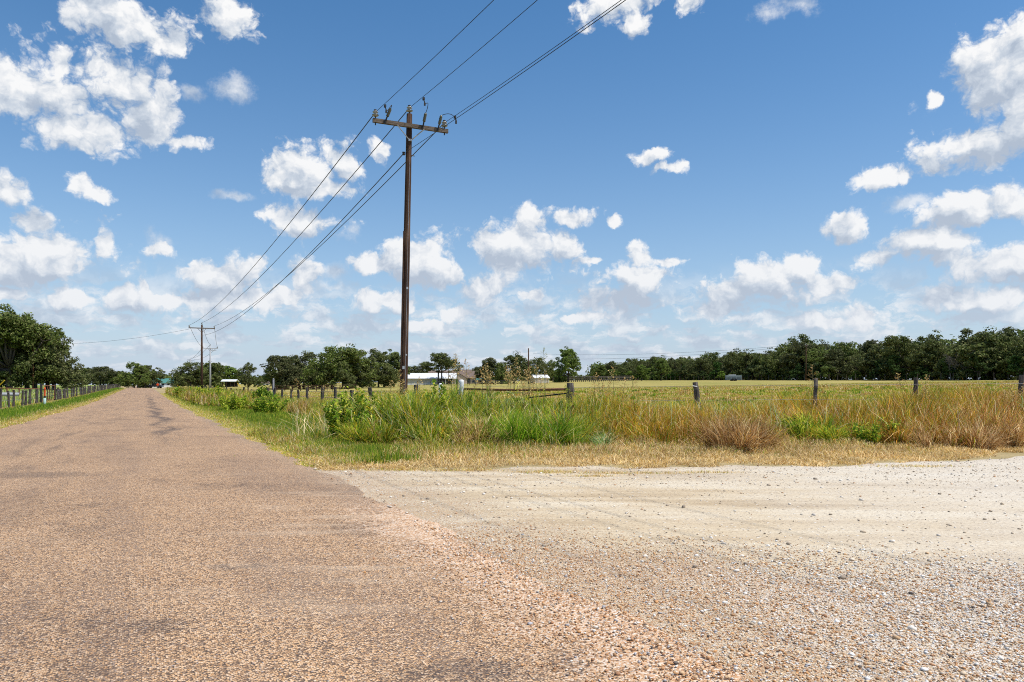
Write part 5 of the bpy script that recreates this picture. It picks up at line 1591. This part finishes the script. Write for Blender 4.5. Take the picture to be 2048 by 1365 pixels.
MB().box((0.2, -4.55, 1.0), (0.95, 0.08, 2.05)).build('door', GLS, o)
aw = MB(); aw.add([(2.6, -4.6, 2.2), (5.6, -4.6, 2.2), (5.9, -6.4, 1.75), (2.3, -6.4, 1.75), (2.6, -4.6, 2.3), (5.6, -4.6, 2.3), (5.9, -6.4, 1.85), (2.3, -6.4, 1.85)], [(0, 3, 2, 1), (4, 5, 6, 7), (0, 1, 5, 4), (1, 2, 6, 5), (2, 3, 7, 6), (3, 0, 4, 7)])
aw.build('awning', TROOF, o)
for px_ in (2.5, 5.7):
    MB().tube([(px_, -6.2, 0), (px_, -6.2, 1.78)], 0.06, 6).build('awning_post', WALLW, o)
# rear wing of the house seen above the barn
d = 236
x = (888 - 1024) / F * d; z = base_z(888, d, 771)
o = empty('farm_house', (x, d, z)); tag(o, 'second brown shingled roof rising behind the barn', 'house', BD)
walls(9, 8, 2.5, 4.6).build('wall', TANW, o); gable(9, 8, 2.5, 4.6).build('roof', SHING, o)
# small shed
d = 205
x = (1079 - 1024) / F * d; z = base_z(1079, d, 769)
o = empty('shed', (x, d, z), 0.32); tag(o, 'small beige shed with a bright white metal roof beside the bare pole', 'shed', BD)
walls(4.3, 3.6, 1.75, 2.45).build('wall', BEIGE, o); gable(4.3, 3.6, 1.75, 2.5, 0.2).build('roof', WROOF, o)
MB().box((-0.9, -1.84, 0.8), (0.9, 0.06, 1.6)).build('door', TANW, o)
# open shed far left of centre
d = 190
x = (460 - 1024) / F * d; z = base_z(460, d, 774)
o = empty('open_shed', (x, d, z), 0.1); tag(o, 'small open sided shed with a grey white tin roof before the light green trees', 'shed', BD)
gable(3.2, 3, 1.35, 1.75, 0.25).build('roof', WROOF, o)
for sx in (-1.5, -0.5, .5, 1.5):
    for sy in (-1.3, 1.3):
        MB().box((sx, sy, 0.65), (0.14, 0.14, 1.5)).build('post', POLE, o)
MB().box((0, 1.25, 0.6), (3.0, 0.08, 1.2)).build('back_wall', DARK, o)
MB().box((-0.2, -0.2, 0.3), (1.6, 1.0, 0.6)).build('feed_trough', DARK, o)
# green roofed building at the road end
d = 262
x = (318 - 1024) / F * d; z = base_z(318, d, 775)
o = empty('roadside_building', (x, d, z), PHI); tag(o, 'white building with a green metal roof at the end of the road', 'building', BD)
walls(9, 7, 1.5, 2.9).build('wall', WALLW, o); gable(9, 7, 1.5, 3.0, 0.3).build('roof', TROOF, o)
for wx in (-3, -1, 1.2, 3.0):
    MB().box((wx, -3.54, 0.9), (0.8, 0.08, 0.8)).build('window', GLS, o)
MB().box((1.5, -4.6, 0.3), (8, 0.12, 0.75)).build('porch_wall', WALLW, o)
for wx in (-2.4, 0.5, 3.4, 5.4):
    MB().box((wx, -4.6, 0.85), (0.14, 0.14, 1.5)).build('porch_post', WALLW, o)
# far distant house roof seen between the trees
d = 330
x = (527 - 1024) / F * d; z = base_z(527, d, 771)
o = empty('farm_house', (x, d, z), 0.3); tag(o, 'distant house roof between the round oak and the middle oaks', 'house', BD)
walls(5, 4, 0.9, 2.0).build('wall', WALLW, o); gable(5, 4, 0.9, 2.0, 0.2).build('roof', SHING, o)

# orange road sign on its post
x, y, z = at(315.5, 205)
o = empty('road_sign', (x, y, z)); tag(o, 'orange diamond shaped warning sign at the end of the road', 'road sign')
MB().tube([(0, 0.06, -.2), (0, 0.06, 1.6)], 0.05, 6).build('post', GALV, o)
zc = EYE + (HY - 769.5) / F * 205 - z
MB().add([(-.46, -.02, zc), (0, -.02, zc - .46), (.46, -.02, zc), (0, -.02, zc + .46), (-.46, .02, zc), (0, .02, zc - .46), (.46, .02, zc), (0, .02, zc + .46)], [(0, 1, 2, 3), (7, 6, 5, 4), (0, 4, 5, 1), (1, 5, 6, 2), (2, 6, 7, 3), (3, 7, 4, 0)]).build('panel', ORG, o)

# dark pickup at the end of the road
m, g = new_mat('dark_car_paint'); finish(g, (0.02, 0.025, 0.03, 1), 0.25, spec=0.6); CARP = m
m, g = new_mat('tyre'); finish(g, (0.015, 0.015, 0.015, 1), 0.9); TYR = m
def pickup(px, d, row, label, paint, rz):
    x = (px - 1024) / F * d
    o = empty('pickup_truck', (x, d, float(gz(x, d))), rz); tag(o, label, 'pickup truck', 'vehicles at the road end')
    b = MB()
    prof = [(-2.5, .45), (-2.5, .95), (-.5, .95), (-.3, 1.55), (1.0, 1.55), (1.5, 1.0), (2.4, .9), (2.5, .45)]
    n = len(prof)
    b.add([(a, -.85, h) for a, h in prof] + [(a, .85, h) for a, h in prof], [tuple(range(n))[::-1], tuple(range(n, 2 * n))] + [(i, (i + 1) % n, n + (i + 1) % n, n + i) for i in range(n)])
    b.build('body', paint, o)
    for sy in (-1, 1):
        MB().add([(-.25, sy * .87, 1.05), (.95, sy * .87, 1.05), (1.25, sy * .87, 1.05), (.92, sy * .87, 1.47), (-.2, sy * .87, 1.47)], [(0, 1, 2, 3, 4)]).build('side_window', GLS, o)
        for sx in (-1.5, 1.5):
            MB().lathe([(.15, -.1), (.36, -.1), (.36, .1), (.15, .1)], 14, (sx, sy * .82, .36), (0, 1, 0)).build('wheel', TYR, o)
pickup(309, 228, 775, 'dark pickup truck parked at the end of the road behind the orange sign', CARP, 0.0)
m, g = new_mat('white_car_paint'); finish(g, (0.72, 0.72, 0.72, 1), 0.3, spec=0.5); CARW = m
pickup(290, 246, 775, 'white pickup truck behind the oak trunks at the end of the road', CARW, 0.0)

# stock trailer at the foot of the wood
m, g = new_mat('blue_grey_paint'); finish(g, (0.30, 0.37, 0.43, 1), 0.5); BGP = m
d = 186
x = (1467 - 1024) / F * d
z = float(gz(x, d))
o = empty('stock_trailer', (x, d, z), -0.1); tag(o, 'blue grey slatted stock trailer with a white top at the foot of the right wood', 'trailer')
for h in (0.45, 0.75, 1.05, 1.3):
    for sy in (-.8, .8):
        MB().box((0, sy, h), (3.6, 0.05, 0.14)).build('slat', BGP, o)
for sx in (-1.8, -.6, .6, 1.8):
    for sy in (-.84, .84):
        MB().box((sx, sy, 0.85), (0.08, 0.06, 1.15)).build('upright', BGP, o)
MB().box((0, 0, 0.33), (3.7, 1.6, 0.10)).build('floor', DARK, o)
MB().box((-0.35, 0, 1.50), (1.7, 1.3, 0.18)).build('top_cover', CARW, o)
for sx in (-.4, .4):
    for sy in (-.95, .95):
        MB().lathe([(.1, -.08), (.3, -.08), (.3, .08), (.1, .08)], 12, (sx, sy, .30), (0, 1, 0)).build('wheel', TYR, o)
MB().tube([(1.8, 0, .33), (2.8, 0, .4)], 0.06, 6).build('drawbar', IRON, o)
